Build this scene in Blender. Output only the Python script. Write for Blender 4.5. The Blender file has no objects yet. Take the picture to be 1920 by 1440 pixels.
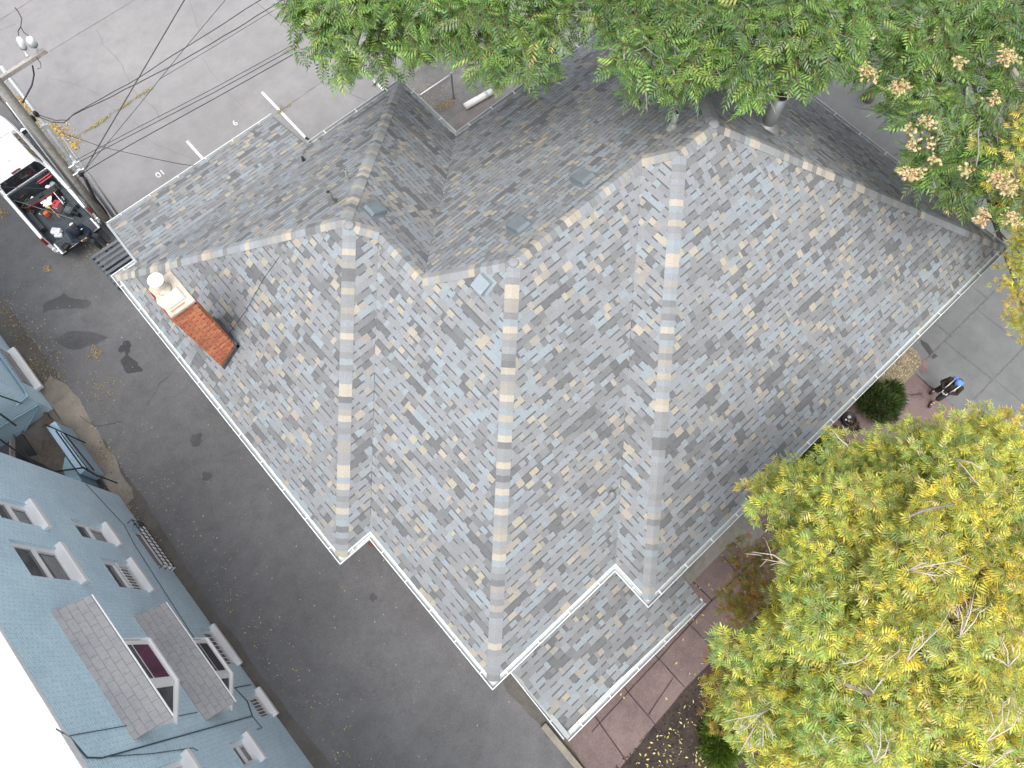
import bpy, math, random
import numpy as np
from mathutils import Vector, Matrix
from mathutils.geometry import tessellate_polygon
random.seed(7); rng = np.random.default_rng(7)
R = math.radians
SC = bpy.context.scene
# ---------------------------------------------------------------- camera, sky, sun, exposure
TH = R(41.9); CAMH = 22.0; FPX = 1330.0; TILT = math.atan(475/1330.0)
cam = bpy.data.objects.new("camera", bpy.data.cameras.new("camera"))
SC.collection.objects.link(cam); SC.camera = cam
cam.location = (0, 0, CAMH); cam.rotation_euler = (TILT, 0, -TH)
cam.data.sensor_width = 36.0; cam.data.lens = 36.0*FPX/1920.0
cam.data.clip_end = 2000; cam.data.clip_start = 0.1
W = bpy.data.worlds.new("World"); SC.world = W; W.use_nodes = True
SUN_EL, SUN_AZ = R(64), R(214)          # azimuth of the bright part of the overcast sky, from +X towards +Y
nt = W.node_tree; bg = nt.nodes["Background"]
sky = nt.nodes.new("ShaderNodeTexSky"); sky.sky_type = 'NISHITA'; sky.sun_disc = False
sky.sun_elevation = SUN_EL; sky.sun_rotation = R(90)-SUN_AZ
sky.air_density = 1.2; sky.dust_density = 6.0; sky.ozone_density = 1.0
hs = nt.nodes.new("ShaderNodeHueSaturation"); hs.inputs['Saturation'].default_value = 0.27    # an overcast, nearly white sky
nt.links.new(sky.outputs[0], hs.inputs['Color']); nt.links.new(hs.outputs[0], bg.inputs[0]); bg.inputs[1].default_value = 0.15
sl = bpy.data.lights.new("sun", 'SUN'); sl.energy = 0.75; sl.angle = R(60); sl.color = (1.0, 0.96, 0.9)
so = bpy.data.objects.new("sun", sl); SC.collection.objects.link(so)
sd = Vector((math.cos(SUN_AZ)*math.cos(SUN_EL), math.sin(SUN_AZ)*math.cos(SUN_EL), math.sin(SUN_EL)))
so.rotation_euler = sd.to_track_quat('Z', 'Y').to_euler(); so.location = (0, 0, 60)
SC.view_settings.view_transform = 'Standard'; SC.view_settings.look = 'None'
SC.view_settings.exposure = 1.08; SC.view_settings.gamma = 1.0
# ---------------------------------------------------------------- helpers
_F = (math.sin(TILT), -math.cos(TILT)); _U = (math.cos(TILT), math.sin(TILT))
_c, _s = math.cos(TH), math.sin(TH)
def at(px, py, z=0.0):
    """survey helper: the point at height z that the photograph shows at pixel px, py (1920 x 1440)"""
    x = px-960.0; yy = 720.0-py
    wy = _F[0]*FPX+_U[0]*yy; wz = _F[1]*FPX+_U[1]*yy
    k = (z-CAMH)/wz
    return Vector(((x*_c+wy*_s)*k, (-x*_s+wy*_c)*k, z))
ORG = {}
def org(p): return ORG.get(p.name, Vector((0, 0, 0))) if p else Vector((0, 0, 0))
def tagit(o, label=None, cat=None, group=None, kind=None):
    if label: o['label'] = label
    if cat: o['category'] = cat
    if group: o['group'] = group
    if kind: o['kind'] = kind
    return o
def thing(name, label, cat, loc, group=None):
    o = bpy.data.objects.new(name, None); SC.collection.objects.link(o)
    o.location = loc; o.empty_display_size = 0.3; ORG[o.name] = Vector(loc)
    return tagit(o, label, cat, group)
class MB:
    def __init__(s): s.v = []; s.f = []; s.c = []; s.uv = {}
    def face(s, pts, col=None, uv=None):
        i = len(s.v); s.v += [tuple(p) for p in pts]; s.f.append(tuple(range(i, i+len(pts)))); s.c.append(col)
        if uv: s.uv[len(s.f)-1] = uv
        return s
    def mesh(s, vs, fs, col=None):
        i = len(s.v); s.v += [tuple(p) for p in vs]; s.f += [tuple(j+i for j in f) for f in fs]; s.c += [col]*len(fs)
        return s
    def box(s, x0, x1, y0, y1, z0, z1, M=None, col=None):
        vs = [Vector((x, y, z)) for z in (z0, z1) for y in (y0, y1) for x in (x0, x1)]
        if M: vs = [M @ v for v in vs]
        return s.mesh(vs, [(0, 2, 3, 1), (4, 5, 7, 6), (0, 1, 5, 4), (2, 6, 7, 3), (0, 4, 6, 2), (1, 3, 7, 5)], col)
    def prism(s, pts, z0, z1, col=None):
        n = len(pts)
        vs = [(p[0], p[1], z0) for p in pts]+[(p[0], p[1], z1) for p in pts]
        a = sum(pts[i][0]*pts[(i+1) % n][1]-pts[(i+1) % n][0]*pts[i][1] for i in range(n))
        idx = list(range(n)) if a > 0 else list(range(n))[::-1]
        fs = [tuple(idx[::-1]), tuple(i+n for i in idx)]
        for k in range(n):
            i, j = idx[k], idx[(k+1) % n]; fs.append((i, j, j+n, i+n))
        return s.mesh(vs, fs, col)
    def extrude(s, prof, p0, p1, side, up, col=None):
        """closed profile (s,u) swept from p0 to p1"""
        p0, p1, side, up = Vector(p0), Vector(p1), Vector(side), Vector(up); n = len(prof)
        vs = [p0+side*a+up*b for a, b in prof]+[p1+side*a+up*b for a, b in prof]
        fs = [tuple(range(n))[::-1], tuple(range(n, 2*n))]+[(i, (i+1) % n, (i+1) % n+n, i+n) for i in range(n)]
        return s.mesh(vs, fs, col)
    def tube(s, path, r, n=8, col=None, cap=True):
        path = [Vector(p) for p in path]; m = len(path)
        rs = r if isinstance(r, (list, tuple)) else [r]*m
        vs, fs = [], []; ref = None
        for i, p in enumerate(path):
            d = (path[min(i+1, m-1)]-path[max(i-1, 0)]).normalized()
            if ref is None:
                ref = Vector((0, 0, 1)) if abs(d.z) < 0.9 else Vector((1, 0, 0))
            a = (ref-d*ref.dot(d)).normalized(); b = d.cross(a); ref = a
            for k in range(n):
                t = 2*math.pi*k/n; vs.append(p+a*(math.cos(t)*rs[i])+b*(math.sin(t)*rs[i]))
        for i in range(m-1):
            for k in range(n):
                j = (k+1) % n; fs.append((i*n+k, i*n+j, (i+1)*n+j, (i+1)*n+k))
        if cap: fs += [tuple(range(n))[::-1], tuple(range((m-1)*n, m*n))]
        return s.mesh(vs, fs, col)
    def lathe(s, prof, c, n=16, axis=None, col=None):
        """profile (r, h) turned about an axis through c"""
        ax = Vector(axis).normalized() if axis else Vector((0, 0, 1)); c = Vector(c)
        q = ax.to_track_quat('Z', 'Y').to_matrix(); m = len(prof); vs, fs = [], []
        for r_, h in prof:
            for k in range(n):
                t = 2*math.pi*k/n; vs.append(c+q @ Vector((r_*math.cos(t), r_*math.sin(t), h)))
        for i in range(m-1):
            for k in range(n):
                j = (k+1) % n; fs.append((i*n+k, i*n+j, (i+1)*n+j, (i+1)*n+k))
        fs += [tuple(range(n))[::-1], tuple(range((m-1)*n, m*n))]
        return s.mesh(vs, fs, col)
    def ell(s, c, r, n=14, m=9, M=None, col=None):
        vs, fs = [], []; c = Vector(c)
        for i in range(m+1):
            p = math.pi*i/m
            for k in range(n):
                t = 2*math.pi*k/n
                v = Vector((r[0]*math.sin(p)*math.cos(t), r[1]*math.sin(p)*math.sin(t), -r[2]*math.cos(p)))
                vs.append(c+(M @ v if M else v))
        for i in range(m):
            for k in range(n):
                j = (k+1) % n; fs.append((i*n+k, i*n+j, (i+1)*n+j, (i+1)*n+k))
        return s.mesh(vs, fs, col)
    def capsule(s, p0, p1, r0, r1, n=12):
        p0, p1 = Vector(p0), Vector(p1); d = p1-p0; L = max(d.length, 1e-4)
        pr = [(max(r0*math.cos(a), 1e-3), -r0*-math.sin(a)) for a in [-1.5, -1.0, -0.5, 0]]
        pr = [(max(r0*math.cos(a), 1e-3), r0*math.sin(a)) for a in (-1.5, -1.0, -0.5, 0)]
        pr += [(max(r1*math.cos(a), 1e-3), L+r1*math.sin(a)) for a in (0, 0.5, 1.0, 1.5)]
        return s.lathe(pr, p0, n, d)
    def build(s, name, m, parent=None, smooth=False, bevel=0, kind=None):
        me = bpy.data.meshes.new(name); o = org(parent)
        me.from_pydata([(v[0]-o.x, v[1]-o.y, v[2]-o.z) for v in s.v], [], s.f)
        if any(c is not None for c in s.c):
            at_ = me.attributes.new("Col", 'FLOAT_COLOR', 'CORNER'); arr = []
            for f, c in zip(s.f, s.c):
                c = c or (.5, .5, .5); arr += [c[0], c[1], c[2], 1.0]*len(f)
            at_.data.foreach_set("color", arr)
        if s.uv:
            ul = me.uv_layers.new(name="UVMap")
            for i, uv in s.uv.items():
                for li, u in zip(me.polygons[i].loop_indices, uv): ul.data[li].uv = u
        me.materials.append(m)
        if smooth: me.polygons.foreach_set("use_smooth", [True]*len(me.polygons))
        ob = bpy.data.objects.new(name, me); SC.collection.objects.link(ob)
        if parent: ob.parent = parent
        ORG[ob.name] = o
        if bevel:
            b = ob.modifiers.new("bevel", 'BEVEL'); b.width = bevel; b.segments = 2; b.limit_method = 'ANGLE'
        if kind: ob['kind'] = kind
        return ob
# ---------------------------------------------------------------- materials
MATS = {}
def nodes(name):
    m = bpy.data.materials.new(name); m.use_nodes = True; t = m.node_tree
    return m, t, t.nodes["Principled BSDF"], lambda k: t.nodes.new("ShaderNode"+k), t.links.new
def ramp(N, L, fac, stops):
    r = N("ValToRGB"); L(fac, r.inputs[0]); e = r.color_ramp.elements
    while len(e) < len(stops): e.new(0.5)
    for el, (p, c) in zip(e, stops): el.position = p; el.color = (*c, 1)
    return r.outputs[0]
def mixc(N, L, a, b, fac, mode='MIX'):
    x = N("Mix"); x.data_type = 'RGBA'; x.blend_type = mode
    for i, v in ((0, fac), (6, a), (7, b)):
        if hasattr(v, 'links') or hasattr(v, 'is_linked'): L(v, x.inputs[i])
        else: x.inputs[i].default_value = v if i == 0 else (*v, 1)
    return x.outputs[2]
def noise(N, L, scale, detail=4, rough=0.6, vec=None, kind='Object'):
    n = N("TexNoise"); n.inputs['Scale'].default_value = scale; n.inputs['Detail'].default_value = detail
    n.inputs['Roughness'].default_value = rough
    if vec is None:
        tc = N("TexCoord"); vec = tc.outputs[kind]
    L(vec, n.inputs['Vector']); return n.outputs[0]
def bump(N, L, P, h, st, dist=0.02):
    b = N("Bump"); b.inputs['Strength'].default_value = st; b.inputs['Distance'].default_value = dist
    L(h, b.inputs['Height']); L(b.outputs[0], P.inputs['Normal'])
def plain(name, col, rough=0.6, metal=0.0, var=0.12, scale=6.0, bmp=0.0, spec=0.5):
    if name in MATS: return MATS[name]
    m, t, P, N, L = nodes(name)
    n = noise(N, L, scale, 5, 0.65)
    L(ramp(N, L, n, [(0.25, [c*(1-var) for c in col]), (0.75, [min(c*(1+var), 1) for c in col])]), P.inputs['Base Color'])
    P.inputs['Roughness'].default_value = rough; P.inputs['Metallic'].default_value = metal
    P.inputs['Specular IOR Level'].default_value = spec
    if bmp: bump(N, L, P, noise(N, L, scale*6, 4), bmp)
    MATS[name] = m; return m
def speckled(name, base, dark, big=0.35, fine=45.0, light=None, rough=0.9, bmp=0.25, mid=4.0, amt=0.5):
    m, t, P, N, L = nodes(name)
    c = ramp(N, L, noise(N, L, big, 6, 0.62), [(0.32, dark), (0.62, base)])
    c2 = ramp(N, L, noise(N, L, mid, 6, 0.7), [(0.3, (.72, .72, .72)), (0.55, (1, 1, 1)), (0.8, (1.18, 1.17, 1.15))])
    c = mixc(N, L, c, c2, amt, 'MULTIPLY')
    c3 = ramp(N, L, noise(N, L, fine, 3, 0.8), [(0.25, (.55, .55, .55)), (0.5, (1, 1, 1)), (0.78, light or (1.35, 1.35, 1.35))])
    c = mixc(N, L, c, c3, 0.6, 'MULTIPLY')
    L(c, P.inputs['Base Color']); P.inputs['Roughness'].default_value = rough
    P.inputs['Specular IOR Level'].default_value = 0.25
    if bmp: bump(N, L, P, noise(N, L, fine, 4, 0.8), bmp, 0.01)
    return m
def attrmat(name, rough=0.8, fine=70.0, grain=0.5, bmp=0.3, metal=0, spec=0.3, blotch=0.25):
    m, t, P, N, L = nodes(name)
    a = N("Attribute"); a.attribute_name = "Col"
    c = mixc(N, L, a.outputs[0], ramp(N, L, noise(N, L, fine, 3, 0.85), [(0.28, (.45, .45, .46)), (0.5, (1, 1, 1)), (0.75, (1.5, 1.48, 1.45))]), grain, 'MULTIPLY')
    c = mixc(N, L, c, ramp(N, L, noise(N, L, 0.6, 5, 0.6), [(0.3, (.8, .8, .82)), (0.7, (1.12, 1.1, 1.08))]), blotch, 'MULTIPLY')
    L(c, P.inputs['Base Color']); P.inputs['Roughness'].default_value = rough; P.inputs['Metallic'].default_value = metal
    P.inputs['Specular IOR Level'].default_value = spec
    if bmp: bump(N, L, P, noise(N, L, fine, 3, 0.8), bmp, 0.006)
    return m
def leafmat(name, trans=0.35, rough=0.45):
    m, t, P, N, L = nodes(name)
    a = N("Attribute"); a.attribute_name = "Col"
    L(a.outputs[0], P.inputs['Base Color']); P.inputs['Roughness'].default_value = rough
    P.inputs['Specular IOR Level'].default_value = 0.35
    tr = N("BsdfTranslucent"); mx = N("MixShader"); mx.inputs[0].default_value = trans
    L(mixc(N, L, a.outputs[0], (1.2, 1.15, 0.6), 1.0, 'MULTIPLY'), tr.inputs[0])
    L(P.outputs[0], mx.inputs[1]); L(tr.outputs[0], mx.inputs[2])
    L(mx.outputs[0], t.nodes["Material Output"].inputs[0]); return m
def brickmat(name, c1, c2, mortar, bw=0.22, rh=0.075, ms=0.012, rough=0.85, stain=None):
    m, t, P, N, L = nodes(name)
    uv = N("UVMap"); b = N("TexBrick"); b.inputs['Scale'].default_value = 1.0
    b.inputs['Brick Width'].default_value = bw; b.inputs['Row Height'].default_value = rh
    b.inputs['Mortar Size'].default_value = ms; b.inputs['Mortar Smooth'].default_value = 0.3
    b.inputs['Color1'].default_value = (*c1, 1); b.inputs['Color2'].default_value = (*c2, 1); b.inputs['Mortar'].default_value = (*mortar, 1)
    L(uv.outputs[0], b.inputs['Vector'])
    c = mixc(N, L, b.outputs[0], ramp(N, L, noise(N, L, 1.3, 6, 0.65), [(0.3, (.84, .86, .9)), (0.7, (1.1, 1.08, 1.06))]), 0.7, 'MULTIPLY')
    c = mixc(N, L, c, ramp(N, L, noise(N, L, 14, 3, 0.8), [(0.28, (.6, .6, .62)), (0.5, (1, 1, 1)), (0.8, (1.2, 1.2, 1.2))]), 0.45, 'MULTIPLY')
    L(c, P.inputs['Base Color']); P.inputs['Roughness'].default_value = rough
    inv = N("Math"); inv.operation = 'SUBTRACT'; inv.inputs[0].default_value = 1.0; L(b.outputs[1], inv.inputs[1])
    bump(N, L, P, inv.outputs[0], 0.5, 0.01); return m
M_ASPH = speckled("asphalt", (.155, .155, .161), (.118, .118, .123), 0.3, 38, (1.7, 1.68, 1.62), 0.95, 0.4, 2.2, 0.6)
M_PATCH = speckled("tar_patch", (.062, .064, .068), (.048, .05, .054), 0.6, 30, (1.5, 1.5, 1.5), 0.85, 0.5)
M_CONC = speckled("lot_concrete", (.235, .231, .236), (.192, .189, .194), 0.22, 30, (1.1, 1.1, 1.1), 0.92, 0.12, 1.6, 0.45)
M_WALK = speckled("sidewalk_concrete", (.145, .15, .152), (.112, .117, .12), 0.35, 34, (1.15, 1.15, 1.15), 0.92, 0.15, 2.0, 0.5)
M_CURB = speckled("curb_concrete", (.145, .135, .122), (.10, .094, .086), 0.8, 26, (1.3, 1.28, 1.2), 0.95, 0.5)
M_FLAG = speckled("red_flagstone", (.19, .142, .136), (.14, .104, .102), 0.5, 22, (1.35, 1.3, 1.3), 0.9, 0.4, 3.0, 0.7)
M_SOIL = speckled("mulch", (.062, .048, .042), (.03, .025, .023), 2.0, 20, (2.2, 2.0, 1.8), 1.0, 1.0, 7.0, 0.9)
M_GRAV = speckled("gravel", (.26, .22, .16), (.14, .115, .085), 2.5, 17, (2.2, 2.1, 1.8), 1.0, 1.0, 8.0, 0.9)
M_DIRT = speckled("ground_dirt", (.2, .17, .14), (.13, .11, .09), 0.3, 20, None, 1.0, 0.4)
M_JOINT = plain("joint_dark", (.13, .125, .12), 1.0, 0, 0.5, 9)
M_PAINT = speckled("road_paint", (.72, .72, .73), (.5, .5, .5), 3.0, 30, (1.1, 1.1, 1.1), 0.8, 0)
M_SHING = attrmat("asphalt_shingle", 0.88, 48.0, 0.55, 0.4, 0, .3, .15)
M_METAL = attrmat("painted_metal", 0.38, 25.0, 0.12, 0.0, 0.0, 0.5, 0.3)
M_BRICK = brickmat("red_brick", (.50, .15, .065), (.36, .10, .05), (.11, .045, .03), 0.215, 0.075, 0.016)
M_HBRICK = brickmat("house_brick", (.30, .11, .07), (.24, .085, .055), (.35, .30, .26))
M_BLUE = brickmat("blue_painted_brick", (.60, .80, .90), (.64, .83, .92), (.38, .58, .70), 0.21, 0.07, 0.007, 0.7)
M_WHITE = plain("white_paint", (.80, .80, .80), 0.5, 0, 0.04, 5)
M_TRUCK = plain("white_car_paint", (.83, .84, .85), 0.18, 0, 0.01, 2, 0, 0.6)
M_DARK = plain("dark_plastic", (.022, .025, .03), 0.55, 0, 0.3, 8)
M_LINER = plain("bed_liner", (.045, .055, .065), 0.5, 0, 0.45, 5, 0.15)
M_BLACK = plain("black_metal", (.012, .012, .014), 0.45, 0, 0.3, 9)
M_GLASS = plain("dark_glass", (.018, .02, .024), 0.08, 0, 0.3, 2, 0, 0.8)
M_PANE = plain("window_glass", (.07, .08, .085), 0.1, 0, 0.7, 2.5, 0, 0.7)
M_PURP = plain("purple_glass", (.10, .012, .06), 0.15, 0, 0.9, 3.5, 0, 0.6)
M_GALV = plain("galvanised_steel", (.55, .58, .60), 0.38, 0.55, 0.15, 9)
M_LGREY = plain("grey_pvc", (.42, .46, .48), 0.5, 0, 0.1, 5)
M_WOOD = plain("weathered_pole_wood", (.25, .235, .21), 0.95, 0, 0.35, 9, 0.4)
M_PLANK = plain("weathered_plank", (.30, .28, .26), 0.95, 0, 0.3, 9, 0.4)
M_TREAD = plain("grey_stair_tread", (.055, .06, .07), 0.75, 0, 0.25, 12, 0.3)
M_BTREAD = plain("brown_stair_tread", (.085, .07, .058), 0.85, 0, 0.35, 8, 0.4)
M_CABLE = plain("cable_rubber", (.02, .02, .022), 0.6, 0, 0.2, 5)
M_VENT = plain("roof_vent_paint", (.115, .14, .155), 0.5, 0, 0.15, 6)
M_VENTL = plain("roof_vent_grey", (.20, .235, .26), 0.5, 0, 0.12, 6)
M_PIPE = plain("vent_pipe_metal", (.20, .21, .20), 0.55, 0.2, 0.2, 10)
M_BARK = plain("ash_bark", (.20, .175, .155), 1.0, 0, 0.35, 9, 0.6)
M_TWIG = plain("dead_twig", (.42, .37, .31), 1.0, 0, 0.25, 9, 0.2)
M_BBARK = plain("grey_bark", (.23, .205, .19), 1.0, 0, 0.3, 9, 0.5)
M_LEAF = leafmat("leaf", 0.30, 0.42); M_LEAF2 = leafmat("autumn_leaf", 0.35, 0.5)
M_LITTER = attrmat("dry_leaf", 0.9, 40, 0.3, 0.0)
M_NEEDLE = leafmat("juniper", 0.15, 0.6)
# ---------------------------------------------------------------- ground
def sheet(name, pts, z, m, jag=0.0, step=0.35, kind='structure'):
    pts = [Vector((p[0], p[1], 0)) for p in pts]
    if jag:
        out = []
        for i, p in enumerate(pts):
            q = pts[(i+1) % len(pts)]; d = q-p; n = max(1, int(d.length/step)); nr = Vector((-d.y, d.x, 0)).normalized()
            for k in range(n): out.append(p+d*(k/n)+nr*random.uniform(-jag, jag))
        pts = out
    a = sum(pts[i].x*pts[(i+1) % len(pts)].y-pts[(i+1) % len(pts)].x*pts[i].y for i in range(len(pts)))
    if a < 0: pts = pts[::-1]
    b = MB(); vs = [(p.x, p.y, z) for p in pts]
    b.mesh(vs, [tuple(t) for t in tessellate_polygon([[Vector(v) for v in vs]])])
    for i, f in enumerate(b.f):
        p, q, r = [Vector(b.v[j]) for j in f]
        if (q-p).cross(r-p).z < 0: b.f[i] = f[::-1]
    return b.build(name, m, kind=kind)
def rect(x0, x1, y0, y1): return [(x0, y0), (x1, y0), (x1, y1), (x0, y1)]
sheet('ground', rect(-300, 300, -300, 300), -0.06, M_DIRT)
sheet('parking_lot', rect(-1.55, 60, 12, 90), 0.0, M_CONC)
sheet('alley_road', [(-5.75, -60), (-0.95, -60), (-0.95, -3.9), (-0.9, -0.8), (-0.6, 12), (-0.6, 19.3), (-1.6, 19.5), (-1.7, 90), (-5.7, 90), (-5.75, 18), (-5.7, 15.9), (-5.82, 11), (-6.05, 6), (-5.9, -3)], 0.008, M_ASPH, 0.05, 0.4)
sheet('curb_strip', [(-6.5, -60), (-5.6, -60), (-5.7, 90), (-6.6, 90)], 0.002, M_CURB)
sheet('curb_edge', [(-6.5, 10.9), (-5.98, 10.9), (-5.80, 12.5), (-5.72, 14.2), (-5.62, 15.6), (-5.95, 16.3), (-6.45, 16.0)], 0.014, speckled("pale_concrete", (.27, .24, .205), (.19, .17, .145), 1.2, 30, (1.15, 1.13, 1.1), 0.95, 0.3), 0.06, 0.3)
sheet('alley_edge_concrete', [(-1.02, -3.0), (-1.0, -1.9), (-1.12, -1.2), (-1.0, -0.6), (-0.3, -0.6), (-0.3, -3.0)], 0.014, M_CURB, 0.06, 0.2)
sheet('front_path', [(-0.88, -4.7), (0.0, -4.52), (2.72, -4.3), (6.5, -4.35), (15.4, -4.66), (15.42, -2.75), (14.4, -2.75), (14.4, -1.2), (-0.3, -0.5), (-0.6, -2.6)], 0.012, M_FLAG, 0.03, 0.6)
sheet('garden_soil', [(-0.9, -60), (14.9, -60), (14.9, -4.5), (6.5, -4.2), (2.7, -4.2), (-0.5, -4.6)], 0.006, M_SOIL)
sheet('sidewalk', [(15.43, -60), (60, -60), (60, 12), (15.6, 12), (15.6, -2.72), (15.43, -2.72)], 0.004, M_WALK)
sheet('gravel_bed', [(14.3, -1.2), (16.1, -1.2), (16.12, -2.3), (15.9, -2.74), (14.3, -2.82)], 0.018, M_GRAV, 0.04, 0.3)
sheet('gravel_strip', [(15.1, -4.68), (15.98, -4.64), (15.9, -5.6), (15.9, -9), (14.3, -9), (14.4, -4.72)], 0.018, M_GRAV, 0.04, 0.3)
sheet('courtyard_concrete', [(8.0, 11.2), (14.5, 11.2), (14.5, 15.35), (8.0, 15.35)], 0.012, speckled("pad_concrete", (.22, .205, .20), (.16, .152, .15), 0.6, 30, (1.1, 1.1, 1.1), 0.92, 0.15))
sheet('courtyard_gravel', [(8.0, 15.35), (14.5, 15.35), (14.5, 18.0), (8.0, 18.0)], 0.010, speckled("grey_gravel", (.18, .178, .178), (.14, .137, .137), 1.0, 22, (1.5, 1.5, 1.5), 0.95, 0.5))
g = sheet('flagstone', [at(1720, 688), at(1733, 675), at(1742, 683), at(1738, 700), at(1727, 700)], 0.03, M_FLAG, 0.02, 0.3)
sheet('asphalt_patch', [at(1725, 636), at(1740, 645), at(1750, 662), at(1758, 668), at(1748, 674), at(1738, 660), at(1728, 646)], 0.02, M_PATCH, 0.01, 0.2)
def blot(px, py, rx, ry, rot, name='tar_patch', m=None, z=0.016, n=26, rough=0.28):
    c = at(px, py); pts = []
    ph = [random.uniform(0, 6.28) for _ in range(6)]; n = 48
    for k in range(n):
        t = 2*math.pi*k/n; r_ = 1+rough*sum(math.sin(t*(q+2)+ph[q])*(.55, .42, .35, .3, .22, .2)[q] for q in range(6))*.8+random.uniform(-rough, rough)*.12
        x, y = rx*r_*math.cos(t), ry*r_*math.sin(t); pts.append((c.x+x*math.cos(rot)-y*math.sin(rot), c.y+x*math.sin(rot)+y*math.cos(rot)))
    sheet(name, pts, z, m or M_PATCH)
blot(245, 685, .22, .42, .35, z=.0152); blot(236, 652, .16, .28, -.2, rough=.5, z=.0164)
M_STAIN = speckled("oil_stain", (.108, .108, .111), (.085, .085, .088), 0.5, 38, (1.6, 1.6, 1.6), 0.95, 0.3, 2.2, 0.6)
blot(150, 637, .85, .30, -.75, m=M_STAIN, z=.0128, rough=.2); blot(128, 568, .9, .45, -.4, m=M_STAIN, z=.0108, rough=.25)
blot(368, 825, .22, .2, 0, m=M_STAIN, z=.0125); blot(388, 893, .16, .14, 0, m=M_STAIN, z=.0125); blot(700, 1120, .12, .10, .1, m=M_STAIN, z=.0125)
M_LITE = speckled("worn_asphalt", (.158, .157, .16), (.128, .127, .13), 0.5, 38, (1.6, 1.6, 1.6), 0.95, 0.3, 2.2, 0.6)
blot(110, 602, .9, .5, -.6, m=M_LITE, z=.0135, rough=.2); blot(330, 900, .55, 2.0, .05, m=M_LITE, z=.0118, rough=.3); blot(140, 520, 0.8, 1.0, .3, m=M_LITE, z=.0118, rough=.3)
jb = MB()
def ribbon(b, pts, w, z, jag=0.0):
    pts = [Vector((p[0], p[1], z)) for p in pts]; out = []
    for i in range(len(pts)-1):
        n = max(1, int((pts[i+1]-pts[i]).length/0.25)) if jag else 1
        for k in range(n):
            q = pts[i].lerp(pts[i+1], k/n)
            if jag and (i or k): q = q+Vector((random.uniform(-jag, jag), random.uniform(-jag, jag), 0))
            out.append(q)
    out.append(pts[-1]); L_, R_ = [], []
    for i, p in enumerate(out):
        d = (out[min(i+1, len(out)-1)]-out[max(i-1, 0)]).normalized(); nr = Vector((-d.y, d.x, 0))*(w/2)*(random.uniform(.6, 1.2) if jag else 1)
        L_.append(p+nr); R_.append(p-nr)
    for i in range(len(out)-1): b.face([R_[i], R_[i+1], L_[i+1], L_[i]])
P = at
for pts, w in [(((0, 37), (60, 0)), .03), (((92, 97), (252, 0)), .03), (((478, 2), (545, 60)), .035), (((600, 152), (690, 190)), .03), (((515, 215), (605, 153)), .03),
               (((140, 258), (285, 165)), .03)]:
    ribbon(jb, [P(*q) for q in pts], w, .006, 0.008)
for pts in [((182, 55), (195, 85), (228, 120), (243, 155)), ((95, 148), (150, 160), (185, 178), (215, 208)), ((355, 0), (372, 52), (405, 80)), ((380, 110), (400, 140), (432, 178), (460, 205)),
            ((250, 228), (265, 240)), ((280, 262), (300, 275), (340, 290), (370, 302)), ((0, 57), (30, 45)), ((240, 160), (290, 205), (300, 225))]:
    ribbon(jb, [P(*q) for q in pts], .014, .006, 0.03)
jb.build('lot_joints', M_JOINT, kind='structure')
jb = MB()
for pts, w in [([(15.43, -2.74), (40, -2.9)], .05), ([(15.43, -4.65), (40, -4.75)], .035), ([(17.1, -2.74), (17.15, -4.65)], .025), ([(18.9, -2.8), (18.95, -4.7)], .025), ([(20.7, -2.8), (20.75, -4.7)], .025), ([(22.5, -2.8), (22.55, -4.7)], .025),
               ([(15.43, -2.74), (15.43, -4.65)], .03), ([(17.4, -2.8), (17.4, 12)], .02), ([(19.5, -2.8), (19.6, 12)], .02), ([(17.4, 2.2), (40, 2.2)], .02), ([(17.4, 7), (40, 7)], .02), ([(17.2, -4.7), (17.3, -9)], .02)]:
    ribbon(jb, pts, w, .024, 0.006)
ribbon(jb, [(9.6, 11.3), (9.6, 15.3)], .03, .024); ribbon(jb, [P(1600, 200), P(1650, 210), P(1620, 205)], .02, .024)
jb.build('sidewalk_joints', M_JOINT, kind='structure')
jb = MB()
for pts in [[(0.0, -3.35), (5.05, -3.2), (9, -3.3)], [(1.5, -2.6), (1.45, -4.4)], [(2.76, -2.7), (2.77, -4.3)], [(0.35, -3.0), (0.2, -4.5)], [(4.1, -2.7), (4.15, -4.3)], [(5.05, -1.7), (5.1, -3.2)], [(6.3, -2.5), (6.2, -4.3)], [(7.9, -2.3), (8.0, -4.4)],
            [(11.9, -2.0), (11.9, -4.5)], [(13.6, -2.6), (13.5, -4.6)], [(9, -3.3), (13.5, -3.5)], [(1.5, -4.1), (2.7, -3.9)]]:
    ribbon(jb, pts, .028, .03, 0.006)
for k in range(4): ribbon(jb, [P(1690+8*k, 738+3*k), P(1712+4*k, 740-k), P(1730, 738+3*k)], .012, .03, .03)
jb.build('path_joints', plain("path_joint", (.05, .035, .034), 1, 0, .3, 9), kind='structure')
jb = MB()
for pts in [((460, 760), (500, 720), (540, 700)), ((318, 985), (332, 965)), ((120, 690), (160, 665), (190, 655)), ((330, 985), (300, 1000)), ((250, 780), (300, 800), (380, 790))]:
    ribbon(jb, [P(q[0]*.6, q[1]) for q in pts], .012, .018, .04)
jb.build('alley_cracks', plain("crack_dark", (.03, .03, .03), 1), kind='structure')
pb = MB()
ribbon(pb, [(2.63, 21.2), (2.63, 16.2)], .10, .010); ribbon(pb, [(6.05, 21.2), (6.02, 16.2)], .10, .010); ribbon(pb, [(9.66, 21.2), (9.6, 17.9)], .10, .010)
pb.build('parking_line', M_PAINT, kind='structure')
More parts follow.
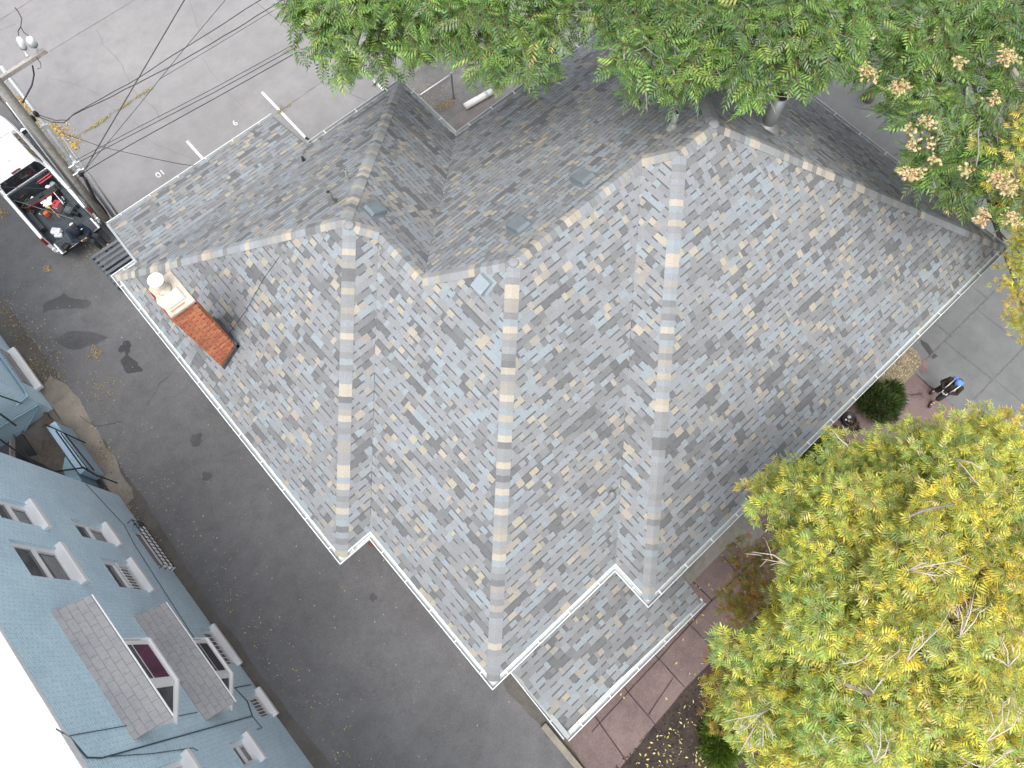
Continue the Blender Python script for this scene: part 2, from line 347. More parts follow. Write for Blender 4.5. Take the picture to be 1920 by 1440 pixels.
for txt, (px, py), nm in (("9", (440, 230), 'stall_number'), ("10", (300, 325), 'stall_number')):
    cu = bpy.data.curves.new(nm, 'FONT'); cu.body = txt; cu.size = .36; cu.align_x = 'CENTER'; cu.align_y = 'CENTER'; cu.extrude = 0.001
    o = bpy.data.objects.new(nm, cu); o.location = at(px, py, .012); o.rotation_euler = (0, 0, math.pi)
    dg = bpy.context.evaluated_depsgraph_get(); SC.collection.objects.link(o); bpy.context.view_layer.update()
    me = bpy.data.meshes.new_from_object(o.evaluated_get(bpy.context.evaluated_depsgraph_get()))
    o2 = bpy.data.objects.new(nm, me); o2.location = o.location; o2.rotation_euler = o.rotation_euler
    me.materials.clear(); me.materials.append(M_PAINT)
    bpy.data.objects.remove(o); SC.collection.objects.link(o2); o2['kind'] = 'structure'
# ---------------------------------------------------------------- the house with the shingle roof
house = thing('house', 'large house under a hipped roof of mixed grey, blue and tan shingles', 'house', (3, 5, 0))
PIT = 0.68; HE = 4.45; I = 0.135
PAL = [((.222, .228, .240), 14), ((.230, .246, .268), 10), ((.236, .268, .294), 7), ((.198, .201, .210), 9), ((.132, .135, .143), 4.5), ((.325, .295, .245), 5), ((.268, .252, .23), 6), ((.165, .168, .176), 5)]
PAL = [((c[0]*.865, c[1]*.88, c[2]*.875), w) for c, w in PAL]
PALL = [c for c, w in PAL for _ in range(int(w*2))]
BAND = (.09, .092, .098)
def shade():
    c = random.choice(PALL); k = random.uniform(.94, 1.06); return tuple(x*k for x in c)
def clip(poly, tri):
    for i in range(3):
        a, b = tri[i], tri[(i+1) % 3]; ex, ey = b[0]-a[0], b[1]-a[1]; out = []
        if not poly: return poly
        d = [ex*(p[1]-a[1])-ey*(p[0]-a[0]) for p in poly]
        for k in range(len(poly)):
            p, q, dp, dq = poly[k], poly[(k+1) % len(poly)], d[k], d[(k+1) % len(poly)]
            if dp >= 0: out.append(p)
            if (dp >= 0) != (dq >= 0):
                t = dp/(dp-dq); out.append((p[0]+(q[0]-p[0])*t, p[1]+(q[1]-p[1])*t))
        poly = out
    return poly
def shingle_face(b, pts, outward, pitch, z0, eave, expo=0.168):
    """pts: plan polygon; outward: 'x+','x-','y+','y-'; eave: coordinate of the eave line"""
    ax = 0 if outward[0] == 'x' else 1; sg = 1 if outward[1] == '+' else -1
    cl = 1/math.sqrt(1+pitch*pitch)
    up = Vector((0, 0, pitch)); up[ax] = -sg; up = up*cl
    al = Vector((0, 0, 0)); al[1-ax] = 1.0
    nrm = al.cross(up); nrm = nrm if nrm.z > 0 else -nrm
    flip = al.cross(up).z < 0
    o = Vector((0, 0, z0)); o[ax] = eave
    uv = [(p[1-ax], (eave-p[ax])*sg/cl) for p in pts]
    tris = []
    for t in tessellate_polygon([[Vector((u, v, 0)) for u, v in uv]]):
        tr = [uv[i] for i in t]
        if (tr[1][0]-tr[0][0])*(tr[2][1]-tr[0][1])-(tr[1][1]-tr[0][1])*(tr[2][0]-tr[0][0]) < 0: tr = tr[::-1]
        tris.append((tr, min(p[0] for p in tr), max(p[0] for p in tr), min(p[1] for p in tr), max(p[1] for p in tr)))
    W3 = lambda p, h: o+al*p[0]+up*p[1]+nrm*h
    for tr, *_ in tris:      # underlayment and deck
        q = [W3(p, -.004) for p in tr]; b.face(q if not flip else q[::-1], (.05, .05, .055))
    def put(rc, h, col):
        r4 = [(rc[0], rc[2]), (rc[1], rc[2]), (rc[1], rc[3]), (rc[0], rc[3])]
        for tr, u0, u1, v0, v1 in tris:
            if rc[1] < u0 or rc[0] > u1 or rc[3] < v0 or rc[2] > v1: continue
            pl = clip(r4, tr)
            if len(pl) < 3: continue
            top = [W3(p, h) for p in pl]; b.face(top if not flip else top[::-1], col)
            lo = [p for p in pl if abs(p[1]-rc[2]) < 1e-6]
            if len(lo) >= 2:
                lo.sort(); q = [W3(lo[0], -.004), W3(lo[-1], -.004), W3(lo[-1], h), W3(lo[0], h)]
                b.face(q if not flip else q[::-1], tuple(x*.8 for x in col))
    umin, umax = min(u for u, v in uv), max(u for u, v in uv); vmax = max(v for u, v in uv)
    k = 0; pc = shade()
    while k*expo < vmax:
        v0, v1 = k*expo, (k+1)*expo; u = umin-random.uniform(0, .3); tooth = random.random() < .5
        while u < umax:
            w = random.choice((.08, .11, .14, .17, .20, .24)) if tooth else random.choice((.10, .13, .16, .19, .22))
            c = shade() if random.random() < .62 or pc[0] > pc[2] else pc
            pc = c
            if tooth: put((u, u+w, v0, v1), .011, c)
            else:
                bd = random.choice((.20, .22, .25))
                put((u, u+w, v0, v1-expo*bd), .004, c)
                if bd: put((u, u+w, v1-expo*bd, v1), .004, BAND)
            u += w; tooth = not tooth if random.random() < .86 else tooth
        k += 1
# eave coordinates (outer gutter line) then pulled in by I for the shingles
aL, aS, aJ, aR, aM = -1.98+I, -1.085+I, 2.84+I, 17.39-I, 8.34-I
bT, bK, bF, bG, bB = 14.5-I, 4.0+I, -.545+I, -1.66+I, 11.8-I
h1 = (aM-aL)/2; xP = aL+h1
P1a = (xP, bT-h1); P1b = (xP, bK+h1)
h2 = (aM-aS)/2; P1c = (aS+h2, bK+h2); Q = (aS+h2, bB-h2)
h3 = (bB-bF)/2; P2 = (aS+h3, bF+h3); V5 = (aJ+h3, bF+h3)
h4 = (bB-bG)/2; H3 = (aJ+h4, bG+h4); P4 = (aR-h4, bG+h4)
ZR = {P1a: h1, P1b: h1, P1c: h2, Q: h2, P2: h3, V5: h3, H3: h4, P4: h4}
C = dict(C1=(aL, bT), C2=(aL, bK), C3=(aS, bK), C4=(aS, bF), C5=(aJ, bF), C6=(aJ, bG), C7=(aR, bG), C8=(aR, bB), C10=(aM, bB), C11=(aM, bT))
def p3(p, dz=0): return Vector((p[0], p[1], HE+PIT*ZR.get(p, 0)+dz))
rb = MB()
for pts, od, ev in [((C['C1'], C['C2'], P1b, P1a), 'x-', aL), ((C['C11'], C['C1'], P1a), 'y+', bT), ((C['C2'], C['C3'], P1c, P1b), 'y-', bK),
                    ((C['C10'], C['C11'], P1a, P1b, P1c, Q), 'x+', aM), ((C['C3'], C['C4'], P2, Q, P1c), 'x-', aS), ((C['C4'], C['C5'], V5, P2), 'y-', bF),
                    ((C['C5'], C['C6'], H3, V5), 'x-', aJ), ((C['C6'], C['C7'], P4, H3), 'y-', bG), ((C['C7'], C['C8'], P4), 'x+', aR),
                    ((C['C8'], C['C10'], Q, P2, V5, H3, P4), 'y+', bB)]:
    shingle_face(rb, pts, od, PIT, HE, ev)
roof = rb.build('roof', M_SHING, house)
# low roof of the rear addition and of the front porch
ar = MB(); shingle_face(ar, rect(-1.18, 4.68, bT-.02, 16.58), 'y+', .30, HE-.30*(16.58-bT)-.002, 16.58)
ar.build('rear_roof', M_SHING, house)['label'] = 'low shed roof of the rear addition'
pr = MB(); shingle_face(pr, [(-.50, -2.45), (4.20, -2.62), (4.30, -1.2), (3.6, -.2), (-.50, -.2)], 'y-', .22, 2.95, -2.62)
pr.build('porch_roof', M_SHING, house)['label'] = 'low shingled porch roof below the main eave'
# ridge and hip caps
def caps(name, p0, p1, nA, nB, w=.165, e=.15):
    b = MB(); d = (p1-p0); n = max(1, int(d.length/e)); d.normalize()
    nA, nB = Vector(nA).normalized(), Vector(nB).normalized()
    sA, sB = nA.cross(d), nB.cross(d)
    mid = (nA+nB).normalized()
    if sA.dot(nB-nA) > 0: sA = -sA
    if sB.dot(nA-nB) > 0: sB = -sB
    if sA.dot(sB) > .999: sB = -sB
    for k in range(n):
        q0 = p0+d*(k*e-.01); q1 = p0+d*min(k*e+e*1.25, (p1-p0).length+.02); rows = []
        for q, h in ((q0-d*0, .004), (q0, .022), (q1, .010)):
            rows.append([q+sA*w+nA*h, q+sA*w*.4+nA*(h+.002), q+mid*(h*1.1), q+sB*w*.4+nB*(h+.002), q+sB*w+nB*h])
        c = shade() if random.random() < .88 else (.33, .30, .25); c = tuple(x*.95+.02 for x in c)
        for i in range(2):
            for j in range(4):
                f = [rows[i][j], rows[i+1][j], rows[i+1][j+1], rows[i][j+1]]
                nn = (f[1]-f[0]).cross(f[3]-f[0])
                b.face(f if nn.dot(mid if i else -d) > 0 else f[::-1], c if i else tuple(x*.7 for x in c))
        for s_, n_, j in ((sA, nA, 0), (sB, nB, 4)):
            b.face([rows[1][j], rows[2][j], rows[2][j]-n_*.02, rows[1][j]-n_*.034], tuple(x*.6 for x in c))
    o = b.build(name, M_SHING, roof); return o
k = PIT
NX = {'x-': (-k, 0, 1), 'x+': (k, 0, 1), 'y-': (0, -k, 1), 'y+': (0, k, 1)}
for a, b_, u, v in [(C['C2'], P1b, 'x-', 'y-'), (C['C4'], P2, 'x-', 'y-'), (C['C6'], H3, 'x-', 'y-'), (C['C7'], P4, 'y-', 'x+'), (C['C8'], P4, 'y+', 'x+'), (C['C1'], P1a, 'x-', 'y+'), (C['C11'], P1a, 'x+', 'y+'),
                    (P1c, P1b, 'y-', 'x+'), (P1b, P1a, 'x-', 'x+'), (Q, P1c, 'x-', 'x+'), (Q, P2, 'x-', 'y+'), (P2, V5, 'y-', 'y+'), (V5, H3, 'x-', 'y+'), (H3, P4, 'y-', 'y+')]:
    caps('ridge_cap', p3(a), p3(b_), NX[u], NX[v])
for p in (P1b, P2, P4):
    b = MB(); c = shade(); b.ell(p3(p, -.01), (.13, .13, .04), 12, 6, None, (.2, .21, .225)); b.build('ridge_cap', M_SHING, roof, True)
# valley seams: cut shingle edge stands a little proud
vb = MB()
for a, b_, s in ((C['C3'], P1c, 1), (C['C5'], V5, 1), (C['C10'], Q, 1)):
    p, q = p3(a, .012), p3(b_, .012); d = (q-p).normalized(); n_ = Vector((-d.y, d.x, 0)).normalized()*.006
    vb.face([p-n_, p+n_, q+n_, q-n_], (.06, .06, .065))
vb.build('valley_seam', M_SHING, roof)
# gutters
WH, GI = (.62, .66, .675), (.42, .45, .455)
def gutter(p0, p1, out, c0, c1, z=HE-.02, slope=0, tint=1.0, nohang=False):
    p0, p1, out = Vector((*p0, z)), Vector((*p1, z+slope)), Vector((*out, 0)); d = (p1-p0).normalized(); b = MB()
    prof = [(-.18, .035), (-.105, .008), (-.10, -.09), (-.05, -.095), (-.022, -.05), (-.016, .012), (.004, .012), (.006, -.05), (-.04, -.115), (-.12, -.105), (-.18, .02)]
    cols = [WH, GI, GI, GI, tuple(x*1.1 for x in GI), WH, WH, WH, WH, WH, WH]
    pt = lambda e, c, s, u: (p1 if e else p0)+out*s+d*((s*c) if e else (-s*c))+Vector((0, 0, u))
    n = len(prof)
    for i in range(n):
        j = (i+1) % n; q = [pt(0, c0, *prof[i]), pt(0, c0, *prof[j]), pt(1, c1, *prof[j]), pt(1, c1, *prof[i])]
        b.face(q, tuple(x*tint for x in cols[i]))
    for e, c in ((0, c0), (1, c1)):
        q = [pt(e, c, *p) for p in prof]; b.face(q if e else q[::-1], WH)
    L_ = (p1-p0).length; m = max(1, int(L_/.9))
    if not nohang:
        for k_ in range(m):
            c_ = p0.lerp(p1, (k_+.5)/m)+Vector((0, 0, .004)); a_ = c_-d*.014; e_ = c_+d*.014
            b.face([a_+out*-.135+Vector((0, 0, .012)), a_+out*.0+Vector((0, 0, .012)), e_+out*.0+Vector((0, 0, .012)), e_+out*-.135+Vector((0, 0, .012))], WH)
    return b.build('gutter', M_METAL, house)
oL, oS, oJ, oR, oM = aL-I, aS-I, aJ-I, aR+I, aM+I
pT, pK, pF, pG, pB = bT+I, bK-I, bF-I, bG-I, bB+I
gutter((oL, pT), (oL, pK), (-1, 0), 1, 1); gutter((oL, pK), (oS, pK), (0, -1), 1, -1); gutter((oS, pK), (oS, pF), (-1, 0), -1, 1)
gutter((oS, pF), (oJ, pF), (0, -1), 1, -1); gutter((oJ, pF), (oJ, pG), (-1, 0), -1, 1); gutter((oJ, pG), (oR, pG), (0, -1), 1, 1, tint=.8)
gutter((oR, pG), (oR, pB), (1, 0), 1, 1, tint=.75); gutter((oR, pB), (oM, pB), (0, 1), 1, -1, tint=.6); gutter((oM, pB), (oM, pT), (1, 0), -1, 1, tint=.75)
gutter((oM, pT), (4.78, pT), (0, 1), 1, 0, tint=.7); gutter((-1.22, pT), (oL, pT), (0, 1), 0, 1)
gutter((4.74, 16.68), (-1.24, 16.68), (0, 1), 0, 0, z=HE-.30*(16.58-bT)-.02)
gutter((-.56, -2.68), (4.26, -2.72), (0, -1), 0, 0, z=2.92); gutter((-.58, -.55), (-.62, -2.55), (-1, 0), 0, 0, z=3.05)
b = MB(); b.box(-.56, -.44, -2.6, -.2, 2.93, 3.10, None, (.22, .24, .25)); b.build('porch_flashing', M_METAL, house)
# rake boards of the addition
z0 = HE-.30*(16.58-bT)
for x0, x1 in ((-1.26, -1.19), (4.69, 4.74)):
    b = MB(); b.mesh([(x0, bT, HE-.18), (x1, bT, HE-.18), (x1, 16.6, z0-.18), (x0, 16.6, z0-.18), (x0, bT, HE+.012), (x1, bT, HE+.012), (x1, 16.6, z0+.012), (x0, 16.6, z0+.012)],
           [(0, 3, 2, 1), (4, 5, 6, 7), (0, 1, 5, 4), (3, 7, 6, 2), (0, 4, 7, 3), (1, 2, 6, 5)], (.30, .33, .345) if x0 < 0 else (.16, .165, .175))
    b.build('rake_board', M_METAL, house)
def wallring(name, pts, z0, z1, m, parent):
    b = MB(); n = len(pts); L_ = 0
    for i in range(n):
        p, q = Vector((*pts[i], 0)), Vector((*pts[(i+1) % n], 0)); l = (q-p).length
        b.face([(p.x, p.y, z0), (q.x, q.y, z0), (q.x, q.y, z1), (p.x, p.y, z1)], None, [(L_, z0), (L_+l, z0), (L_+l, z1), (L_, z1)]); L_ += l
    return b.build(name, m, parent)
s = .45
wl = [(aL+s, bT-s), (aL+s, bK+s), (aS+s, bK+s), (aS+s, bF+s), (aJ+s, bF+s), (aJ+s, bG+s), (aR-s, bG+s), (aR-s, bB-s), (aM-s, bB-s), (aM-s, bT-s)]
wallring('wall', wl, -.05, HE-.02, M_HBRICK, house)
wallring('rear_wall', [(-1.0, bT-s), (4.5, bT-s), (4.5, 16.2), (-1.0, 16.2)][::-1], -.05, 3.7, M_HBRICK, house)
b = MB(); ev = [(p[0], p[1]) for p in (C['C1'], C['C2'], C['C3'], C['C4'], C['C5'], C['C6'], C['C7'], C['C8'], C['C10'], C['C11'])]
for t in tessellate_polygon([[Vector((x, y, 0)) for x, y in ev]]): b.face([(ev[i][0], ev[i][1], HE-.05) for i in t])
b.build('soffit', M_WHITE, house)
for x in (-.2, 1.8, 3.9):
    b = MB(); b.lathe([(.13, 0), (.13, .12), (.09, .16), (.075, 1.5), (.065, 2.6), (.11, 2.68), (.11, 2.8)], (x, -2.3, .0), 14); b.build('porch_post', M_WHITE, house, True)
b = MB(); b.box(-.3, 4.1, -2.45, -.1, 0.015, .22); b.build('porch_floor', M_CURB, house, bevel=.02)
for q in ((4.9, 8.1, -2.42, -1.3, .26), (6.85, 7.75, -2.9, -2.425, .16)): b = MB(); b.box(*q[:4], .014, q[4]); b.build('foundation_ledge', plain('ledge_concrete', (.22, .21, .185), .95, 0, .25, 4, .3), house, bevel=.02)
tg_ = thing('stone_kerb', 'short pale stone kerb between the alley and the red path', 'kerb', (-.85, -3.3, 0)); b = MB(); b.box(-.99, -.80, -4.4, -2.3, .01, .16); b.build('kerb_stone', plain('kerb_stone', (.24, .22, .18), .95, 0, .25, 4, .3), tg_, bevel=.02)
for x in (5.5, 9.0, 12.5):
    w_ = MB(); w_.box(x, x+1.1, bG+s-.05, bG+s-.01, 1.1, 3.0); f_ = w_.build('window', M_WHITE, house); g_ = MB(); g_.box(x+.08, x+1.02, bG+s-.07, bG+s-.052, 1.2, 2.9); g_.build('pane', M_PANE, f_)
# chimney
cx0, cx1, cy0, cy1, cz = -1.17, -.56, 9.88, 10.78, 7.9
ch = MB()
def brickbox(b, x0, x1, y0, y1, zs, z1):
    for q in ([(x0, y0), (x1, y0)], [(x1, y0), (x1, y1)], [(x1, y1), (x0, y1)], [(x0, y1), (x0, y0)]):
        (ax_, ay_), (bx_, by_) = q; l = abs(ax_-bx_)+abs(ay_-by_)
        b.face([(ax_, ay_, zs), (bx_, by_, zs), (bx_, by_, z1), (ax_, ay_, z1)], None, [(0, zs), (l, zs), (l, z1), (0, z1)])
ch.box(cx0+.008, cx1-.008, cy0+.008, cy1-.008, 4.6, cz, None, (.10, .05, .035))
def brow(p, d, L_, n_, z, zt, off):      # one course of bricks along a face
    u = -off
    while u < L_-.01:
        a_, e_ = max(u, 0)+.006, min(u+.215, L_)-.006; u += .215
        if e_-a_ < .03: continue
        k_ = random.uniform(.75, 1.2); col = (.47*k_, random.uniform(.155, .20)*k_, .10*k_); o_ = random.uniform(0, .006)
        q0, q1 = p+d*a_, p+d*e_; vs = [(*(q+n_*w_)[:2], zz) for zz in (z+.006, zt-.006) for q, w_ in ((q0, 0), (q1, 0), (q1, .010+o_), (q0, .010+o_))]
        ch.mesh(vs, [(2, 3, 7, 6), (4, 5, 6, 7), (0, 3, 2, 1), (1, 2, 6, 5), (0, 4, 7, 3)], col)
cz_ = 4.62; ci = 0
while cz_ < cz-.02:
    ex = .012 if cz-.32 < cz_ < cz-.18 else 0
    for p_, d_, l_, n2 in ((Vector((cx0-ex, cy0-ex, 0)), Vector((1, 0, 0)), cx1-cx0+2*ex, Vector((0, -1, 0))), (Vector((cx1+ex, cy0-ex, 0)), Vector((0, 1, 0)), cy1-cy0+2*ex, Vector((1, 0, 0))), (Vector((cx1+ex, cy1+ex, 0)), Vector((-1, 0, 0)), cx1-cx0+2*ex, Vector((0, 1, 0))), (Vector((cx0-ex, cy1+ex, 0)), Vector((0, -1, 0)), cy1-cy0+2*ex, Vector((-1, 0, 0)))):
        brow(p_, d_, l_, n2, cz_, min(cz_+.098, cz), .107*(ci % 2)+.05)
    cz_ += .098; ci += 1
chim = ch.build('chimney', attrmat("chimney_brick", .95, 20, .45, .4, 0, .2, .3), house)
cream = speckled("chimney_mortar_cap", (.50, .45, .38), (.40, .33, .27), 2.5, 22, (1.15, 1.15, 1.15), .95, .5, 6, .6)
b = MB(); b.prism([(cx0+.01, cy0-.05), (cx1+.04, cy0-.05), (cx1+.04, cy1+.03), (cx0+.10, cy1+.03), (cx0+.02, cy1-.05), (cx0+.05, cy1-.3), (cx0-.02, cy1-.45), (cx0+.03, cy1-.7)], cz-.02, cz+.07)
b.build('chimney_cap', cream, chim, bevel=.02)
b = MB(); b.box(cx0+.12, cx1-.08, cy0+.12, cy1-.42, cz+.07, cz+.10); b.build('cap_slab', speckled("cap_slab_stone", (.44, .45, .42), (.36, .36, .345), 2.5, 26, (1.1, 1.1, 1.1), .95, .3), chim, bevel=.01)
b = MB(); b.box(cx0+.10, cx1-.16, cy0+.03, cy0+.06, cz+.06, cz+.085); b.build('exposed_brick', plain('exposed_brick', (.42, .16, .10), .9, 0, .3, 12), chim)
fx, fy = -.87, 10.50
b = MB(); b.lathe([(.17, 0), (.15, .05), (.12, .08), (.115, .22), (.13, .26)], (fx, fy, cz+.07), 22); b.build('flue_collar', cream, chim, True)
b = MB(); b.lathe([(.10, .0), (.10, .12), (.165, .15), (.175, .17), (.175, .21), (.14, .235), (.02, .25)], (fx, fy, cz+.30), 28); b.build('flue_cap', M_WHITE, chim, True)
b = MB(); zb = HE+PIT*(cx1-aL)
b.extrude([(0, 0), (.02, 0), (.02, .16), (0, .16)], (cx0, cy0-.10, HE+PIT*(cx0-aL)+.01), (cx1+.06, cy0-.10, zb+.05), (0, 1, 0), (0, 0, 1))
b.box(cx1, cx1+.06, cy0-.1, cy1+.05, zb-.1, zb+.22); b.build('flashing', plain('dark_flashing', (.06, .07, .075), .5, .2, .2), chim)
# roof vents, pipes, lightning cable
def zplane(x, y):
    return {'D': HE+PIT*(aM-x), 'S1b': HE+PIT*(x-aS), 'M': HE+PIT*(bB-y), 'N1': HE+PIT*(bT-y), 'E': HE+PIT*(aR-x), 'R1': HE+PIT*(y-bF), 'S1a': HE+PIT*(x-aL)}
def boxvent(x, y, pl, nx, m, sz=.26):
    z = zplane(x, y)[pl]; n_ = Vector((*nx, 0)); up = (Vector((0, 0, PIT))-n_).normalized(); nr = (Vector((0, 0, 1))+n_*PIT).normalized(); al = up.cross(nr)
    M_ = Matrix((al, up, nr)).transposed().to_4x4(); M_.translation = Vector((x, y, z))
    b = MB(); s_ = sz/2
    vs = [(-s_*.9, s_, .01), (s_*.9, s_, .01), (-s_, -s_*1.1, .01), (s_, -s_*1.1, .01), (-s_*.85, s_*.75, .09), (s_*.85, s_*.75, .09), (-s_*.95, -s_*1.1, .15), (s_*.95, -s_*1.1, .15)]
    b.mesh([M_ @ Vector(v) for v in vs], [(0, 1, 3, 2), (4, 6, 7, 5), (0, 4, 5, 1), (2, 3, 7, 6), (0, 2, 6, 4), (1, 5, 7, 3)])
    b.box(-s_*1.35, s_*1.35, -s_*.9, s_*1.35, .012, .016, M_)
    b.box(-s_*1.0, s_*1.0, -s_*1.2, s_*.8, .15, .158, M_) if m is M_VENTL else None
    o = b.build('roof_vent', m, roof, bevel=.006)
    b2 = MB(); b2.box(-s_*.8, s_*.8, -s_*1.12, -s_*1.1, .03, .12, M_); b2.build('vent_grille', M_BLACK, roof)
boxvent(3.98, 9.42, 'D', (1, 0), M_VENT, .40); boxvent(6.0, 6.42, 'M', (0, 1), M_VENT, .42); boxvent(7.95, 6.36, 'M', (0, 1), M_VENT, .42); boxvent(4.42, 5.84, 'S1b', (-1, 0), M_VENTL, .34)
def pipe(x, y, pl, r, h, m=None, collar=True, name='vent_pipe', cap=None):
    z = zplane(x, y)[pl]; b = MB()
    b.lathe([(r, -.2), (r, h), (r*.8, h), (r*.8, h-.12)], (x, y, z), 16)
    if collar: b.lathe([(r*2.1, -.1), (r*1.9, .05), (r*1.5, .07), (r*1.5, .12), (r*1.15, .14), (r*1.1, .19)], (x, y, z), 16)
    o = b.build(name, m or M_PIPE, roof, True)
    b = MB(); b.lathe([(r*.84, 0), (r*.84, .01)], (x, y, z+h-.02), 14); b.build('pipe_opening', M_BLACK, roof)
pipe(3.40, 10.31, 'N1', .06, .50, plain('lead_pipe', (.11, .12, .115), .6, .1, .2)); pipe(4.21, 10.9, 'N1', .028, .42, None, True); pipe(4.15, 13.56, 'N1', .03, .12, M_DARK)
pipe(10.25, 5.84, 'M', .075, .55); pipe(12.68, 4.67, 'E', .17, 1.05, plain('flue_metal', (.24, .245, .25), .45, .4, .15)); pipe(3.88, .79, 'R1', .05, .06, plain('vent_boot', (.2, .2, .21), .7))
b = MB(); z_ = lambda x, y: (x, y, HE+PIT*(x-aL)+.03)
b.tube([z_(-.50, 10.25), z_(.2, 10.2), z_(1.0, 10.28), z_(1.6, 10.25)], .006, 5); b.build('roof_cable', M_CABLE, roof)
b = MB(); b.tube([(4.85, pT-.02, HE-.1), (4.85, pT+.05, HE-.05), (4.85, pT+.2, HE-.1)], .045, 8); b.build('gutter_outlet', M_BLACK, house)
# ---------------------------------------------------------------- blue building across the alley
AW = -6.34
blue = thing('apartment_building', 'tall pale blue painted brick building with white window sills beside the alley', 'building', (-9, 4, 0))
def wallx(b, x, y0, y1, z0, z1, holes, depth=.13):
    ys = sorted({y0, y1, *[h[0] for h in holes], *[h[1] for h in holes]}); zs = sorted({z0, z1, *[h[2] for h in holes], *[h[3] for h in holes]})
    for i in range(len(ys)-1):
        for j in range(len(zs)-1):
            a, c, d, e = ys[i], ys[i+1], zs[j], zs[j+1]
            if any(h[0]-1e-6 <= a and c <= h[1]+1e-6 and h[2]-1e-6 <= d and e <= h[3]+1e-6 for h in holes): continue
            b.face([(x, a, d), (x, c, d), (x, c, e), (x, a, e)], None, [(a, d), (c, d), (c, e), (a, e)])
    for a, c, d, e in holes:
        q = x-depth
        b.face([(x, a, d), (x, a, e), (q, a, e), (q, a, d)], None, [(0, d), (0, e), (depth, e), (depth, d)])
        b.face([(x, c, d), (q, c, d), (q, c, e), (x, c, e)], None, [(0, d), (depth, d), (depth, e), (0, e)])
        b.face([(x, a, d), (q, a, d), (q, c, d), (x, c, d)], None, [(a, 0), (a, depth), (c, depth), (c, 0)])
        b.face([(x, a, e), (x, c, e), (q, c, e), (q, a, e)], None, [(a, 0), (c, 0), (c, depth), (a, depth)])
WIN = [(8.85, 9.52, 5.82, 7.15, 0), (7.25, 8.22, 5.78, 7.42, 0), (8.85, 9.46, 2.68, 4.2, 0), (7.25, 8.2, 2.66, 4.05, 1), (8.32, 9.8, .16, .86, 2), (4.75, 6.0, .22, 1.02, 3), (2.97, 3.72, .22, 1.1, 3), (2.0, 2.62, 3.0, 3.95, 0), (1.9, 2.68, 6.3, 7.5, 0)]
b = MB(); wallx(b, AW, -14, 11.3, -.05, 9.3, [w[:4] for w in WIN])
b.face([(AW, 11.3, -.05), (-16, 11.3, -.05), (-16, 11.3, 9.3), (AW, 11.3, 9.3)], None, [(0, 0), (10, 0), (10, 9.3), (0, 9.3)])
b.face([(-16, -14, -.05), (AW, -14, -.05), (AW, -14, 9.3), (-16, -14, 9.3)], None, [(0, 0), (10, 0), (10, 9.3), (0, 9.3)])
b.build('wall', M_BLUE, blue)
ROOFW = speckled("white_roof_membrane", (.78, .79, .79), (.70, .71, .72), .7, 20, (1.05, 1.05, 1.05), .8, .1)
b = MB(); b.box(-16, AW-.28, -14, 11.02, 9.0, 9.12); b.build('roof', ROOFW, blue)
b = MB(); b.box(AW-.28, AW+.02, 3.72, 11.32, 9.3, 9.42); b.box(AW-.30, AW+.03, -14.02, 3.72, 9.3, 9.50); b.box(-16, AW-.28, 11.02, 11.32, 9.3, 9.42); b.build('parapet_cap', ROOFW, blue, bevel=.02)
for i, (y0, y1, z0, z1, kd) in enumerate(WIN):
    x = AW-.10
    b = MB(); t = .06
    b.box(x-.03, x+.03, y0, y0+t, z0, z1); b.box(x-.03, x+.03, y1-t*1.8, y1, z0, z1); b.box(x-.03, x+.03, y0+t, y1-t*1.8, z0, z0+t*.8); b.box(x-.03, x+.03, y0+t, y1-t*1.8, z1-t, z1)
    zm = (z0+z1)/2
    if kd < 2: b.box(x-.02, x+.045, y0+t, y1-t*1.8, zm-.05, zm+.05)
    w = b.build('window', M_WHITE, blue, bevel=.006)
    b = MB(); b.box(x-.02, x-.005, y0+t*.9, y1-t*1.7, z0+t*.7, z1-t*.9); b.build('pane', M_PANE if kd < 2 else M_GLASS, w)
    if kd < 2:
        for ya, yb in ((y0+t, y0+t+.03), (y1-t*1.8-.05, y1-t*1.8)): b = MB(); b.box(x-.012, x+.018, ya, yb, z0+.05, zm-.05); b.build('sash', plain('grey_sash', (.55, .55, .56), .5), w)
    b = MB(); b.box(AW-.135, AW+.13, y0-.09, y1+.10, z0-.165, z0+.014); b.build('sill', M_WHITE, w, bevel=.025)
    if kd in (1, 3):
        b = MB(); zt = zm if kd == 1 else z1
        n = 8 if kd == 1 else max(6, int((y1-y0)/.14))
        for q in range(n):
            yy = y0+.1+(y1-y0-.25)*q/(n-1); b.tube([(AW-.03, yy, z0+.02), (AW-.03, yy, zt)], .012, 6)
        b.tube([(AW-.03, y0+.03, z0+.1), (AW-.03, y1-.05, z0+.1)], .012, 6); b.tube([(AW-.03, y0+.03, zt-.04), (AW-.03, y1-.05, zt-.04)], .012, 6); b.build('window_bars', M_WHITE, w)
    if kd == 2:
        b = MB(); xo = AW+.16
        for zz in (z0+.05, (z0+z1)/2+.02, z1+.02):
            b.tube([(AW, y0-.1, zz), (xo, y0-.1, zz), (xo, y1+.15, zz), (AW, y1+.15, zz)], .016, 6)
        for q in range(13):
            yy = y0-.1+(y1-y0+.25)*q/12; b.tube([(xo, yy, z0), (xo, yy, z1+.06)], .011, 6)
        b.build('security_grille', M_BLACK, w)
